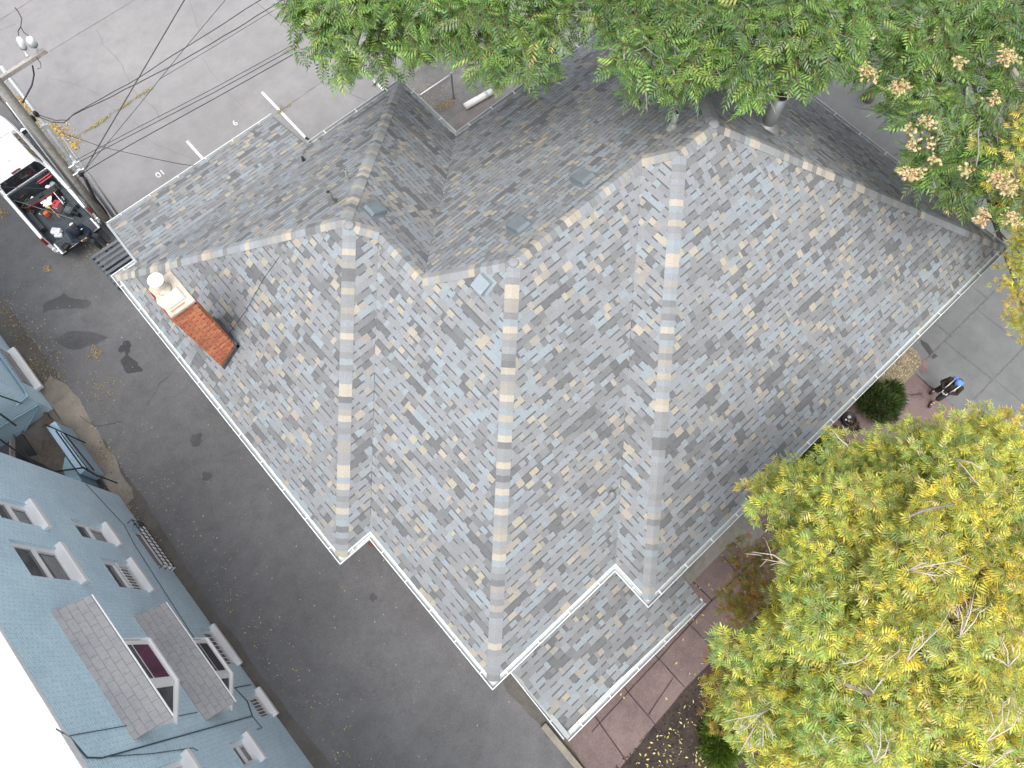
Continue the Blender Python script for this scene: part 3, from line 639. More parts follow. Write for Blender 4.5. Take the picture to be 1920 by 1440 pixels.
# two oriel bays with shingled hoods
HOODM = brickmat("grey_hood_shingle", (.42, .42, .425), (.39, .39, .40), (.25, .25, .26), .30, .17, .006, .95)
for zb, zt, ztop, pane, nm in ((5.72, 6.95, 7.58, M_PURP, 'purple curtained'), (2.62, 3.66, 4.36, M_GLASS, 'dark')):
    xf = AW+.46; yA, yB, yC, yD = 5.62, 5.2, 4.12, 3.42
    b = MB(); b.prism([(AW-.02, yA), (AW-.02, yD), (xf, yC), (xf, yB)], zb, zt)
    bay = b.build('bay_window', M_WHITE, blue, bevel=.012)
    def panel(p, q, z0, z1, m, off, name, ins=.0):
        p, q = Vector((*p, 0)), Vector((*q, 0)); d = (q-p).normalized(); n_ = Vector((d.y, -d.x, 0)); n_ = n_ if n_.x > 0 else -n_
        bb = MB(); a_ = p+n_*off; c_ = q+n_*off; vs = []
        for z in (z0, z1):
            for u in (a_, c_): vs += [(u.x, u.y, z), (u.x-n_.x*.03, u.y-n_.y*.03, z)]
        bb.mesh(vs, [(0, 2, 6, 4), (1, 5, 7, 3), (0, 4, 5, 1), (2, 3, 7, 6), (4, 6, 7, 5), (0, 1, 3, 2)]); bb.build(name, m, bay)
    panel((xf, yB-.12), (xf, yC+.12), zb+.16, zt-.42, pane, .008, 'pane'); panel((xf, yB-.12), (xf, yC+.12), zt-.36, zt-.06, M_PANE, .007, 'pane')
    L1 = lambda a, c, t: (a[0]+(c[0]-a[0])*t, a[1]+(c[1]-a[1])*t)
    panel(L1((AW, yA), (xf, yB), .18), L1((AW, yA), (xf, yB), .86), zb+.14, zt-.1, M_PANE, .008, 'pane'); panel(L1((xf, yC), (AW, yD), .12), L1((xf, yC), (AW, yD), .84), zb+.14, zt-.1, M_PANE, .008, 'pane')
    b = MB(); b.prism([(AW, yA+.05), (AW, yD-.05), (xf+.05, yC-.03), (xf+.05, yB+.03)], zb-.06, zb+.02); b.build('bay_sill', M_WHITE, bay, bevel=.01)
    b = MB(); y0, y1, xo = 3.30, 6.33, AW+.50
    v = [(AW, y0, ztop), (AW, y1, ztop), (xo, y1, zt+.02), (xo, y0, zt+.02)]; th_ = .05; lo = [(p[0], p[1], p[2]-th_) for p in v]
    L_ = math.hypot(xo-AW, ztop-zt)
    b.face([v[0], v[3], v[2], v[1]], None, [(0, L_), (0, 0), (y1-y0, 0), (y1-y0, L_)])
    for i in range(4): j = (i+1) % 4; b.face([v[i], v[j], lo[j], lo[i]], None, [(0, 0), (.01, 0), (.01, .01), (0, .01)])
    b.face(lo, None, [(0, 0), (.01, 0), (.01, .01), (0, .01)]); hd = b.build('bay_roof', HOODM, bay)
    b = MB(); b.tube([(xo+.01, y0, zt-.02), (xo+.01, y1, zt-.02)], .022, 6); b.build('hood_trim', M_WHITE, bay)
cabm = plain('wall_cable', (.05, .085, .11), .7)
for pts, r_ in [([(3.83, 9.52), (3.61, 9.31), (3.22, 9.2), (3.14, 8.83), (3.08, 1.69), (3.52, 1.35), (3.98, 1.55), (3.98, .3)], .014), ([(3.08, 1.69), (2.69, 1.62), (2.69, 2.0)], .01), ([(3.15, 8.75), (2.95, 7.35), (2.79, 5.72), (2.7, 5.6)], .008),
                ([(11.25, 1.9), (9.79, 1.25), (9.0, 1.5), (7.83, 1.64), (6.5, 1.8), (5.6, 1.9)], .008), ([(3.66, 9.3), (3.61, 7.58), (3.54, 4.5)], .008)]:
    b = MB(); b.tube([(AW+.02, y, z) for y, z in pts], r_, 6); b.build('wall_cable', cabm, blue)
# annex beyond the stair recess
anx = thing('blue_annex', 'blue painted brick annex with a sloping white sill at the stair recess', 'building', (-9, 18, 0))
b = MB(); wallx(b, -6.44, 15.15, 26, -.05, 9.0, [(16.0, 17.6, .35, .95)])
b.face([(-16, 15.15, -.05), (-6.44, 15.15, -.05), (-6.44, 15.15, 9), (-16, 15.15, 9)], None, [(0, 0), (9.5, 0), (9.5, 9), (0, 9)])
b.build('wall', M_BLUE, anx)
b = MB(); b.box(-16, -6.46, 15.2, 26, 8.9, 9.0); b.build('roof', ROOFW, anx)
b = MB(); b.box(-6.56, -6.52, 16.0, 17.6, .35, .95); w = b.build('window', M_GLASS, anx)
b = MB(); b.box(-6.56, -6.22, 15.9, 17.75, .17, .35); b.build('sill', M_WHITE, w, bevel=.03)
b = MB()
for q in range(14): yy = 16.05+q*.115; b.tube([(-6.42, yy, .4), (-6.42, yy, 1.0)], .014, 6)
b.build('blinds', M_WHITE, w)
b = MB(); b.tube([(-6.36, 15.4, 1.4), (-6.36, 18.4, 1.45)], .045, 8); b.tube([(-6.36, 15.4, 1.4), (-6.40, 15.10, 1.4), (-6.8, 15.08, 1.38)], .045, 8); b.tube([(-6.36, 16.2, 1.4), (-6.36, 16.26, 1.4)], .06, 8); b.tube([(-6.50, 15.09, .75), (-7.9, 15.09, 1.0)], .03, 8); b.tube([(-6.55, 15.09, .66), (-7.6, 15.09, -.05)], .03, 8)
b.build('conduit', plain('blue_conduit', (.25, .37, .44), .6), anx)
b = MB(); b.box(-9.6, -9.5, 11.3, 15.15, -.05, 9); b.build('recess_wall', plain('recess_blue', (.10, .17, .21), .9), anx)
# winder stair in the recess
st = thing('winder_stair', 'brown winder stair with black rails in the recess of the blue building', 'staircase', (-7.2, 13.3, 0))
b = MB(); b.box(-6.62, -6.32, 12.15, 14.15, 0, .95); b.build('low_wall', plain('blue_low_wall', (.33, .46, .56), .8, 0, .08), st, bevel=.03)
b = MB(); b.prism([(-6.44, 14.15), (-6.44, 15.15), (-7.6, 15.15), (-7.2, 14.2)], -.03, .05); b.build('threshold', M_CURB, st)
pv = (-7.55, 13.75); angs = [58, 36, 15, -6, -26, -46, -66]
for q in range(6):
    pts = [pv]
    for a in (angs[q], (angs[q]+angs[q+1])/2, angs[q+1]):
        c_, s_ = math.cos(R(a)), math.sin(R(a)); rr = min(.93/max(c_, .05), 1.95); pts.append((pv[0]+c_*rr, pv[1]+s_*rr))
    z = .16*(q+1); b = MB(); b.prism(pts, z-.05, z); b.prism([(p[0]*.985+pv[0]*.015, p[1]*.985+pv[1]*.015) for p in pts], -.02, z-.05)
    b.build('tread', M_BTREAD, st)
b = MB()
for q in range(8): b.box(-8.35, -7.6, 13.0-.22*q+1.2, 13.2-.22*q+1.2, 1.05+.17*q, 1.09+.17*q)
b.build('upper_flight', M_TREAD, st)
for xx in (-8.38, -7.58):
    b = MB(); b.extrude([(-.02, -.12), (.02, -.12), (.02, .10), (-.02, .10)], (xx, 14.5, .95), (xx, 12.5, 2.45), (1, 0, 0), (0, 0, 1)); b.build('stringer', M_PLANK, st)
b = MB(); rail = lambda pts, z, r_=.022: b.tube([at(px, py, z) for px, py in pts], r_, 7)
rail([(78, 801), (86, 796), (120, 812)], 1.15); rail([(105, 808), (155, 877)], 1.3); rail([(121, 813), (176, 882)], 1.05); rail([(114, 812), (168, 884)], 1.2, .016)
rail([(155, 876), (184, 893)], 1.15, .03); rail([(155, 877), (105, 884)], 1.35, .026); rail([(105, 884), (62, 868), (0, 824)], 1.7, .026); rail([(25, 815), (55, 862)], 1.8, .018); rail([(0, 776), (30, 798)], 2.2, .03); rail([(0, 742), (40, 756)], 2.4, .022)
for px, py, z in ((86, 797, 1.15), (120, 812, 1.15), (182, 891, 1.15)):
    p = at(px, py, z); b.tube([p, (p.x, p.y, .02)], .02, 7)
b.build('railing', M_BLACK, st)
b = MB(); b.prism([(-9.5, 11.32), (-6.5, 11.32), (-6.5, 12.1), (-9.5, 12.1)], -.03, .02); b.prism([(-9.5, 12.1), (-7.6, 12.1), (-7.6, 15.1), (-9.5, 15.1)], -.03, .021); b.build('recess_floor', plain('dark_floor', (.05, .05, .05), .9), st)
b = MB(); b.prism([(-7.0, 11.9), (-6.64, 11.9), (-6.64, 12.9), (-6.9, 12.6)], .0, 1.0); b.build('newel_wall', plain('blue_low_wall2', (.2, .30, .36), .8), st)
# exterior stair at the back of the house
es = thing('back_stair', 'dark grey slatted back stair between the tailgate and the rear addition', 'staircase', (-1.9, 17.8, 0))
for q in range(8):
    y0 = 17.22+.150*q; z = .52+.075*q
    b = MB(); b.box(-2.50, -1.25, y0, y0+.112, z-.03, z); b.build('tread', plain('slate_tread', (.115, .13, .15), .75, 0, .2, 12, .2), es, bevel=.006)
for xx in (-2.50, -1.27):
    b = MB(); b.extrude([(-.02, -.16), (.02, -.16), (.02, -.035), (-.02, -.035)], (xx, 17.2, .50), (xx, 18.5, 1.13), (1, 0, 0), (0, 0, 1)); b.build('stringer', plain('blue_grey_stringer', (.05, .06, .07), .7), es)
b = MB(); b.box(-2.46, -1.30, 17.2, 18.45, .02, .06); b.build('stair_gap_shade', M_BLACK, es)  # black sheet that paints the shade seen between the treads
for xx, yy, zz in ((-2.47, 17.25, .5), (-1.3, 17.25, .5), (-2.47, 18.42, 1.05), (-1.3, 18.42, 1.05)):
    b = MB(); b.box(xx-.03, xx+.03, yy-.03, yy+.03, 0, zz-.05); b.build('post', M_TREAD, es)
# ---------------------------------------------------------------- utility pole and overhead wires
up = thing('utility_pole', 'weathered wooden utility pole with crossarm, steel conduits and white cutouts', 'utility pole', (-1.25, 19.05, 0))
pb_, pt_ = at(232, 455, 0), at(-8, 146, 7.7); pd = (pt_-pb_)
onp = lambda t: pb_+pd*t
b = MB(); b.tube([onp(0), onp(.5), onp(1.0), onp(1.06)], [.13, .112, .095, .092], 14); b.build('pole', M_WOOD, up, True)
for px0, py0, px1, py1, z1, r_, m, nm in [(226, 426, 132, 292, 4.3, .05, M_GALV, 'conduit'), (238, 438, 2, 124, 7.4, .055, M_GALV, 'conduit'), (232, 418, 118, 258, 4.6, .035, M_LGREY, 'conduit'), (200, 440, 12, 192, 6.6, .02, M_GALV, 'ground_wire')]:
    b = MB(); b.tube([at(px0+6, py0+8, .0), at(px1, py1, z1)], r_, 9); b.build(nm, m, up, True)
b = MB(); b.tube([at(214, 430, .5), at(196, 395, 1.6), at(178, 372, 2.6), at(160, 335, 4.0)], .045, 8); b.build('cable_bundle', M_CABLE, up)
b = MB(); b.tube([at(208, 436, .4), at(190, 402, 1.5), at(170, 360, 3.0), at(152, 322, 4.4)], .03, 8); b.build('cable_bundle', plain('rusty_cable', (.09, .05, .035), .8), up)
for px, py, z in ((68, 214, 6.2), (62, 222, 6.1), (152, 327, 4.3), (218, 425, 1.0)):
    b = MB(); p = at(px, py, z); b.ell(p, (.065, .065, .12), 9, 6); b.build('splice_box', M_BLACK, up, True)
for px, py, z in ((82, 238, 5.7), (142, 308, 4.4), (150, 322, 4.2)):
    b = MB(); p = at(px, py, z); b.tube([p+Vector((-.22, .02, 0)), p+Vector((.14, .02, 0))], .025, 7); b.box(p.x-.05, p.x+.07, p.y-.05, p.y+.05, p.z-.08, p.z+.08); b.build('bracket', M_GALV, up)
ca, cb = at(-14, 158, 7.35), at(86, 94, 7.35); d = (cb-ca).normalized(); sd_ = Vector((-d.y, d.x, 0))
b = MB(); b.extrude([(-.05, -.06), (.05, -.06), (.05, .06), (-.05, .06)], ca, cb, sd_, (0, 0, 1)); arm = b.build('crossarm', M_PLANK, up, bevel=.01)
b = MB(); b.tube([at(-6, 175, 6.6), at(30, 128, 7.3)], .018, 6); b.build('arm_brace', M_GALV, up)
white_c = plain('white_porcelain', (.74, .77, .77), .25, 0, .04, 5, 0, .6)
for (x0, y0), (x1, y1), rr in (((52, 105), (36, 72), .075), ((68, 92), (56, 73), .095)):
    p, q = at(x0, y0, 7.4), at(x1, y1, 8.0); b = MB(); L_ = (q-p).length
    b.lathe([(rr*.55, 0), (rr*.6, .06), (rr*.5, .08), (rr*.5, L_*.45), (rr, L_*.5), (rr*1.05, L_*.9), (rr*.8, L_), (rr*.3, L_+.04)], p, 14, q-p); b.build('cutout', white_c, up, True)
    b = MB(); b.lathe([(rr*1.1, 0), (rr*1.1, .02)], p+(q-p)*.48, 14, q-p); b.build('cutout_band', M_BLACK, up)
b = MB(); b.tube([at(35, 68, 8.0), at(34, 58, 8.1), at(39, 50, 8.2), at(41, 35, 8.3), at(33, 20, 8.5), at(28, 14, 8.6)], .011, 6); b.tube([at(56, 69, 8.0), at(44, 60, 8.1), at(39, 50, 8.2)], .011, 6); b.build('jumper_wire', M_CABLE, up)
b = MB(); b.tube([at(61, 123, 7.3), at(64, 140, 7.0), at(60, 160, 6.8), at(42, 193, 6.5)], .02, 7); b.build('riser_cable', M_CABLE, up)
b = MB(); b.tube([at(68, 107, 7.4), at(76, 118, 7.2), at(77, 127, 7.1), at(70, 129, 7.1)], .008, 6); b.build('jumper_wire', M_CABLE, up)
def wire(label, pts, r_=.011, twist=0, name='overhead_wire'):
    P_ = [at(*p) for p in pts]; out = []
    for i in range(len(P_)-1):
        n = max(2, int((P_[i+1]-P_[i]).length/.35))
        for q in range(n):
            v = P_[i].lerp(P_[i+1], q/n)
            if twist: v = v+Vector((random.uniform(-twist, twist), random.uniform(-twist, twist), random.uniform(-twist, twist)))
            out.append(v)
    out.append(P_[-1]); b = MB(); b.tube(out, r_, 6)
    return tagit(b.build(name, M_CABLE), label, 'wire', 'overhead wires from the utility pole')
wire('thick black wire crossing the parking lot most steeply, to the top edge', [(153, 328, 4.3), (230, 197, 5.2), (345, 1, 6.4), (352, -12, 6.5)], .016)
wire('thin black wire just right of the thick steep one, leaning further over', [(153, 326, 4.3), (250, 210, 5.2), (340, 98, 5.8), (424, -2, 6.5)], .009)
wire('upper strand of the wavy twisted pair of wires high over the lot', [(70, 214, 6.2), (105, 226, 6.0), (128, 225, 6.0), (137, 214, 6.0), (240, 158, 6.1), (345, 90, 6.2), (420, 44, 6.3), (482, 4, 6.4), (500, -8, 6.4)], .012, .012)
wire('lower strand of the wavy twisted pair of wires high over the lot', [(66, 218, 6.1), (100, 229, 6.0), (120, 230, 5.9), (135, 217, 5.9), (235, 168, 6.0), (345, 112, 6.1), (420, 68, 6.2), (482, 29, 6.3), (540, -6, 6.4)], .012, .012)
wire('thin wire under the twisted pair, ending faintly over the open lot', [(300, 148, 6.1), (400, 88, 6.1), (482, 38, 6.2), (545, 0, 6.3)], .007)
wire('uppermost of the three parallel wires that run in under the green tree', [(143, 300, 4.5), (260, 238, 5.0), (400, 166, 5.6), (482, 121, 6.0), (560, 78, 6.4)], .009)
wire('middle one of the three parallel wires that run in under the green tree', [(146, 305, 4.5), (260, 246, 5.0), (400, 174, 5.6), (482, 129, 6.0), (560, 86, 6.4)], .011)
wire('lowest and thickest of the three parallel wires running under the green tree', [(154, 327, 4.2), (170, 315, 4.4), (240, 274, 4.9), (400, 186, 5.6), (482, 140, 6.0), (560, 96, 6.4)], .013)
wire('service wire sagging from the pole across to the rear gutter', [(100, 226, 6.0), (110, 238, 5.9), (118, 250, 5.8), (190, 275, 5.2), (290, 298, 4.6), (340, 308, 4.1), (366, 311, 3.8)], .009, .004)
wire('thin wire crossing level over the open truck bed', [(-10, 350, 5.0), (60, 353, 4.6), (132, 354, 4.2), (150, 330, 4.3)], .008)
# ---------------------------------------------------------------- pickup truck
TT = Matrix.Translation((-2.47, 19.95, 0)) @ Matrix.Rotation(R(2.5), 4, 'Z')
tw = lambda x, y, z: TT @ Vector((x, y, z))
truck = thing('pickup_truck', 'white crew cab pickup with its tailgate down and a bed full of tools', 'pickup truck', tw(0, 2.5, 0))
b = MB()
def side(sx):
    o_, i_ = sx*.93, sx*.80
    prof = [(o_*.96, .50), (o_, .70), (o_, 1.12), (o_*.975, 1.27), (o_*.955, 1.30), (i_*1.02, 1.30), (i_, 1.28), (i_, .62), (i_, .5)]
    b.extrude([(p[0], p[1]) for p in (prof if sx < 0 else prof[::-1])], tw(0, 0, 0), tw(0, 2.3, 0), TT.to_3x3() @ Vector((1, 0, 0)), (0, 0, 1))
side(-1); side(1)
secs = [(2.26, .93, 1.30), (4.35, .94, 1.28), (4.9, .93, 1.26), (5.5, .88, 1.18), (5.85, .80, 1.05)]
vs, fs = [], []
for y, hw, zt in secs:
    for x, z in ((-hw*.96, .45), (-hw, .70), (-hw, zt-.16), (-hw*.93, zt), (-hw*.5, zt+.03), (hw*.5, zt+.03), (hw*.93, zt), (hw, zt-.16), (hw, .70), (hw*.96, .45)): vs.append(tw(x, y, z))
for i in range(len(secs)-1):
    for j in range(10): q = (j+1) % 10; fs.append((i*10+j, (i+1)*10+j, (i+1)*10+q, i*10+q))
fs += [tuple(range(10)), tuple(range(40, 50))[::-1]]
b.mesh(vs, fs); b.box(-.93, .93, -.04, .02, .42, .60, TT)
b.build('body', M_TRUCK, truck, False, .03)
b = MB(); secs = [(2.27, .83, 1.30, 0), (2.30, .70, 1.78, 0), (2.42, .66, 1.87, 0), (3.3, .67, 1.92, 0), (3.9, .655, 1.88, 0), (4.02, .64, 1.83, 0), (4.62, .80, 1.28, 0)]
vs = []; fs = []
ring = [[(-.84, 2.27, 1.28), (.84, 2.27, 1.28), (.86, 4.62, 1.26), (-.86, 4.62, 1.26)], [(-.72, 2.33, 1.76), (.72, 2.33, 1.76), (.71, 3.92, 1.78), (-.71, 3.92, 1.78)], [(-.64, 2.44, 1.86), (.64, 2.44, 1.86), (.63, 3.78, 1.88), (-.63, 3.78, 1.88)], [(-.50, 2.6, 1.905), (.50, 2.6, 1.905), (.50, 3.6, 1.915), (-.50, 3.6, 1.915)]]
for r_ in ring: vs += [tw(*p) for p in r_]
for i in range(3):
    for j in range(4): q = (j+1) % 4; fs.append((i*4+j, i*4+q, (i+1)*4+q, (i+1)*4+j))
fs.append((12, 13, 14, 15)); b.mesh(vs, fs); b.build('cab', M_TRUCK, truck, False, .05)
def quadpane(name, pts, m=M_GLASS, off=(0, 0, 0)):
    p = [tw(*q) for q in pts]; n_ = (p[1]-p[0]).cross(p[2]-p[0]).normalized(); b = MB()
    a_ = [v+n_*.012 for v in p]; c_ = [v-n_*.01 for v in p]; k_ = len(p)
    b.mesh(a_+c_, [tuple(range(k_)), tuple(range(k_, 2*k_))[::-1]]+[(i, i+k_, (i+1) % k_+k_, (i+1) % k_) for i in range(k_)]); return b.build(name, m, truck)
quadpane('rear_window', [(-.78, 2.275, 1.33), (.78, 2.275, 1.33), (.745, 2.30, 1.60), (.665, 2.328, 1.74), (-.665, 2.328, 1.74), (-.745, 2.30, 1.60)])
quadpane('windscreen', [(.74, 4.55, 1.31), (-.74, 4.55, 1.31), (-.64, 4.0, 1.72), (.64, 4.0, 1.72)])
for sx in (1, -1):
    o = lambda y, z: (sx*(.85-(z-1.28)*.27), y, z)
    for y0, y1, ya, yb in ((2.55, 3.25, 2.72, 3.22), (3.36, 4.25, 3.36, 3.86)):
        pts = [o(y0, 1.32), o(y1, 1.32), o(yb, 1.70), o(ya, 1.70)]; quadpane('side_window', pts if sx > 0 else pts[::-1])
    b = MB(); b.box(-.04, .06, -.02, .02, -.02, .02, TT @ Matrix.Translation((sx*.98, 4.1, 1.3))); M2 = TT @ Matrix.Translation((sx*1.06, 4.12, 1.36)); b.ell((0, 0, 0), (.11, .07, .11), 12, 8); b.v = b.v[:8]+[tuple(M2 @ Vector(v)) for v in b.v[8:]]
    mr = b.build('mirror', M_TRUCK, truck, True)
    b = MB(); b.box(sx*.965-.09, sx*.965+.09, 4.045, 4.055, 1.28, 1.44, TT @ Matrix.Translation((sx*.09, 0, 0))); b.build('mirror_glass', M_DARK, mr)
    b = MB(); b.box(sx*.88-.055, sx*.88+.055, -.012, .10, .86, 1.24, TT); b.build('tail_light', plain('red_lamp', (.30, .015, .02), .2, 0, .2, 8, 0, .7), truck, False, .015)
    for y in (1.15, 4.75):
        c_ = tw(sx*.80, y, .38); ax_ = TT.to_3x3() @ Vector((sx, 0, 0)); b = MB()
        b.lathe([(.20, 0), (.36, .01), (.385, .05), (.385, .17), (.36, .21), (.22, .22)], c_-ax_*.08, 26, ax_); wh = b.build('wheel', M_DARK, truck, True)
        b = MB(); b.lathe([(.22, 0), (.215, .02), (.10, .0), (.06, .03), (.02, .035)], c_+ax_*.135, 20, ax_); b.build('rim', M_GALV, wh, True)
    b = MB(); b.box(sx*.935-.012, sx*.935+.012, 2.75, 2.93, 1.08, 1.11, TT); b.box(sx*.935-.012, sx*.935+.012, 3.7, 3.88, 1.08, 1.11, TT); b.build('door_handle', M_DARK, truck)
b = MB(); b.box(-.80, .80, .0, 2.24, .60, .64, TT); b.box(-.80, .80, 2.18, 2.25, .64, 1.29, TT); b.box(-.80, -.765, .02, 2.18, .64, 1.285, TT); b.box(.765, .80, .02, 2.18, .64, 1.285, TT); b.box(-.765, -.60, .7, 1.6, .64, .85, TT); b.box(.60, .765, .7, 1.6, .64, .85, TT)
for q in range(9): b.box(-.60+q*.145, -.53+q*.145, .02, 2.15, .64, .652, TT)
b.build('bed_liner', M_LINER, truck, False, .012)
b = MB(); b.box(-.76, .76, -.60, -.03, .73, .78, TT); tg = b.build('tailgate', M_TRUCK, truck, False, .012)
b = MB(); b.box(-.70, .70, -.57, -.05, .78, .795, TT)
for q in range(5): b.box(-.68, .68, -.55+q*.1, -.50+q*.1, .795, .803, TT)
b.build('tailgate_liner', M_LINER, tg, False, .006)
b = MB(); b.box(-.76, .76, -.625, -.60, .725, .80, TT); b.build('tailgate_edge', M_BLACK, tg)
for sx in (-1, 1):
    b = MB(); b.tube([tw(sx*.79, .02, 1.1), tw(sx*.765, -.3, .80)], .012, 6); b.build('tailgate_cable', M_BLACK, tg)
b = MB(); b.box(-.88, .88, -.20, -.06, .42, .58, TT); b.build('bumper', M_GALV, truck, False, .03)
b = MB(); b.box(-.16, .16, 2.30, 2.335, 1.80, 1.86, TT); b.build('brake_light', plain('dull_red_lamp', (.2, .06, .05), .4), truck)
b = MB(); b.ell(tw(.05, 2.75, 1.93), (.03, .10, .03), 10, 6); b.build('roof_antenna', M_LGREY, truck, True)
# things lying in the bed (floor of the liner at z = .652)
ZF = .655
def item(name, label, cat, px, py, z=ZF): return thing(name, label, cat, at(px, py, z))
def ibox(parent, name, px, py, z0, z1, sx, sy, rot, m, bev=.02, dx=0, dy=0):
    c_ = at(px, py, z1); M2 = Matrix.Translation((c_.x, c_.y, 0)) @ Matrix.Rotation(R(rot), 4, 'Z') @ Matrix.Translation((dx, dy, 0)); b = MB(); b.box(-sx/2, sx/2, -sy/2, sy/2, z0, z1, M2); return b.build(name, m, parent, False, bev)
red = plain('red_plastic', (.44, .045, .06), .4, 0, .12, 8); orange = plain('orange_plastic', (.62, .12, .04), .4, 0, .15, 8); dred = plain('dark_red_paint', (.16, .012, .02), .5, 0, .4, 9); binm = plain('grey_bin', (.28, .34, .35), .6, 0, .1, 6)
paper = plain('white_paper', (.80, .80, .80), .8, 0, .05, 12); yel = plain('yellow_plastic', (.6, .42, .05), .5, 0, .2, 8); tan = plain('tan_wood', (.50, .33, .17), .7, 0, .2, 9)
t = item('cooler', 'red lidded cooler with a grey base in the truck bed', 'cooler', 104, 382); ibox(t, 'base', 105, 385, ZF, ZF+.24, .26, .22, 30, plain('pink_grey_plastic', (.32, .22, .24), .5), .02); ibox(t, 'lid', 104, 381, ZF+.242, ZF+.30, .28, .24, 30, red, .03); ibox(t, 'lid_handle', 102, 380, ZF+.302, ZF+.33, .10, .03, 30, dred, .008)
t = item('fuel_can', 'small orange fuel can standing left of the red cooler', 'fuel can', 84, 398); ibox(t, 'can', 84, 398, ZF, ZF+.22, .17, .13, 20, orange, .035); b = MB(); p = at(77, 402, ZF+.22); b.tube([p, p+Vector((-.02, 0, .07))], .018, 8); b.build('spout', M_WHITE, t)
t = item('equipment_case', 'dark grey hard case near the right rear corner of the bed', 'case', 128, 392); ibox(t, 'case', 127, 392, ZF, ZF+.22, .30, .30, 28, plain('slate_plastic', (.05, .06, .07), .5), .04); ibox(t, 'lid_panel', 126, 391, ZF+.222, ZF+.235, .20, .2, 28, plain('slate_light', (.085, .10, .11), .5), .03); ibox(t, 'pouch', 140, 398, ZF, ZF+.2, .10, .26, 28, M_BLACK, .03)
t = item('plastic_tub', 'white translucent plastic tub near the open tailgate', 'tub', 103, 432); ibox(t, 'tub', 103, 432, ZF, ZF+.18, .30, .24, -50, paper, .03); ibox(t, 'tub_lid', 101, 430, ZF+.182, ZF+.20, .20, .15, -50, plain('frosted', (.5, .53, .56), .4), .02); ibox(t, 'plastic_bag', 108, 440, ZF, ZF+.12, .26, .14, -40, plain('clear_bag', (.66, .68, .70), .3), .03)
t = item('storage_bin', 'pale grey bin left of the paper pile in the bed', 'bin', 61, 377); ibox(t, 'bin', 61, 377, ZF, ZF+.28, .24, .20, 35, binm, .02); ibox(t, 'bin_lid', 58, 374, ZF+.282, ZF+.30, .25, .08, 35, paper, .006)
t = item('parts_box', 'white and grey box against the right side of the bed', 'box', 94, 346); ibox(t, 'box', 96, 346, ZF, ZF+.30, .26, .16, 30, binm, .01); ibox(t, 'box_flap', 89, 350, ZF+.302, ZF+.312, .12, .15, 30, paper, .004)
t = item('paper_pile', 'heap of loose white papers in the middle of the bed', 'papers', 85, 372)
for px, py, rot, dz in ((90, 365, 20, .30), (92, 372, 60, .305), (80, 377, 10, .29), (86, 382, 45, .31), (78, 369, 70, .295), (92, 380, 80, .298)): ibox(t, 'sheet', px, py, ZF+dz, ZF+dz+.004, .20, .16, rot, paper, .001)
ibox(t, 'cardboard', 80, 372, ZF+.312, ZF+.318, .18, .10, 40, tan, .001); ibox(t, 'carton', 84, 372, ZF, ZF+.285, .30, .26, 30, plain('dark_carton', (.10, .09, .10), .8), .01)
t = item('tool_chest', 'long dark chest with a maroon edge across the front of the bed', 'tool chest', 60, 350); M2 = TT @ Matrix.Translation((-.02, 1.72, 0)) @ Matrix.Rotation(R(-4), 4, 'Z')
b = MB(); b.box(-.52, .58, -.14, .14, ZF, ZF+.34, M2); b.build('chest', plain('black_steel', (.03, .032, .038), .5), t, False, .012); b = MB(); b.box(-.53, .50, -.17, -.142, ZF+.25, ZF+.36, M2); b.build('chest_edge', dred, t); b = MB(); b.box(-.05, .12, -.06, .08, ZF+.342, ZF+.39, M2); b.build('tray', M_DARK, t)
t = item('bolt_cutter', 'dark red bolt cutter lying at the front of the bed', 'tool', 82, 334); b = MB(); b.tube([at(70, 342, 1.2), at(95, 324, 1.2)], .022, 7); b.tube([at(74, 345, 1.2), at(97, 329, 1.2)], .022, 7); b.build('handles', red, t); b = MB(); b.ell(at(70, 343, 1.2), (.05, .05, .03)); b.build('jaw', M_DARK, t); b = MB(); b.tube([at(70, 343, 1.19), (at(70, 343, 1.19).x, at(70, 343, 1.19).y, ZF+.3)], .02, 6); b.build('prop', M_DARK, t)
t = item('jack_stand', 'dull red jack stand in the front left corner of the bed', 'tool', 40, 367); b = MB(); b.tube([at(30, 365, 1.0), at(48, 362, 1.0)], .03, 7); b.tube([at(34, 372, .98), at(44, 366, .98)], .025, 7); b.build('frame', plain('faded_red', (.30, .06, .06), .6, 0, .2), t); b = MB(); p = at(40, 366, .97); b.lathe([(.12, 0), (.10, .04), (.03, p.z-ZF)], (p.x, p.y, ZF), 10); b.build('foot', M_DARK, t)
t = item('pry_bar', 'long bare metal bar lying lengthwise across the bed', 'bar', 85, 395); b = MB(); b.tube([at(28, 376, 1.0), at(60, 386, .99), at(138, 411, .97)], .014, 7); b.build('shaft', plain('grey_bar', (.20, .19, .19), .5, .3, .2), t); b = MB(); b.ell(at(27, 376, 1.0), (.05, .04, .03)); b.build('claw', binm, t)
t = item('white_rod', 'slim white rod lying beside the red cooler', 'rod', 110, 372); b = MB(); b.tube([at(101, 361, 1.0), at(119, 383, .99)], .014, 7); b.build('rod', paper, t); b = MB(); b.ell(at(101, 361, 1.0), (.02, .02, .02)); b.build('rod_cap', binm, t)
t = item('broom', 'thin wooden broom handle lying toward the tailgate', 'broom', 103, 398); b = MB(); b.tube([at(93, 389, .98), at(112, 408, .96)], .011, 6); b.build('handle', tan, t); b = MB(); M2 = Matrix.Translation(at(90, 389, .97)); b.box(-.08, .08, -.03, .03, -.03, .03, M2 @ Matrix.Rotation(R(-50), 4, 'Z')); b.build('brush', yel, t, False, .01)
t = item('extension_cable', 'tangled black and brown cables along the left side of the bed', 'cable', 50, 392)
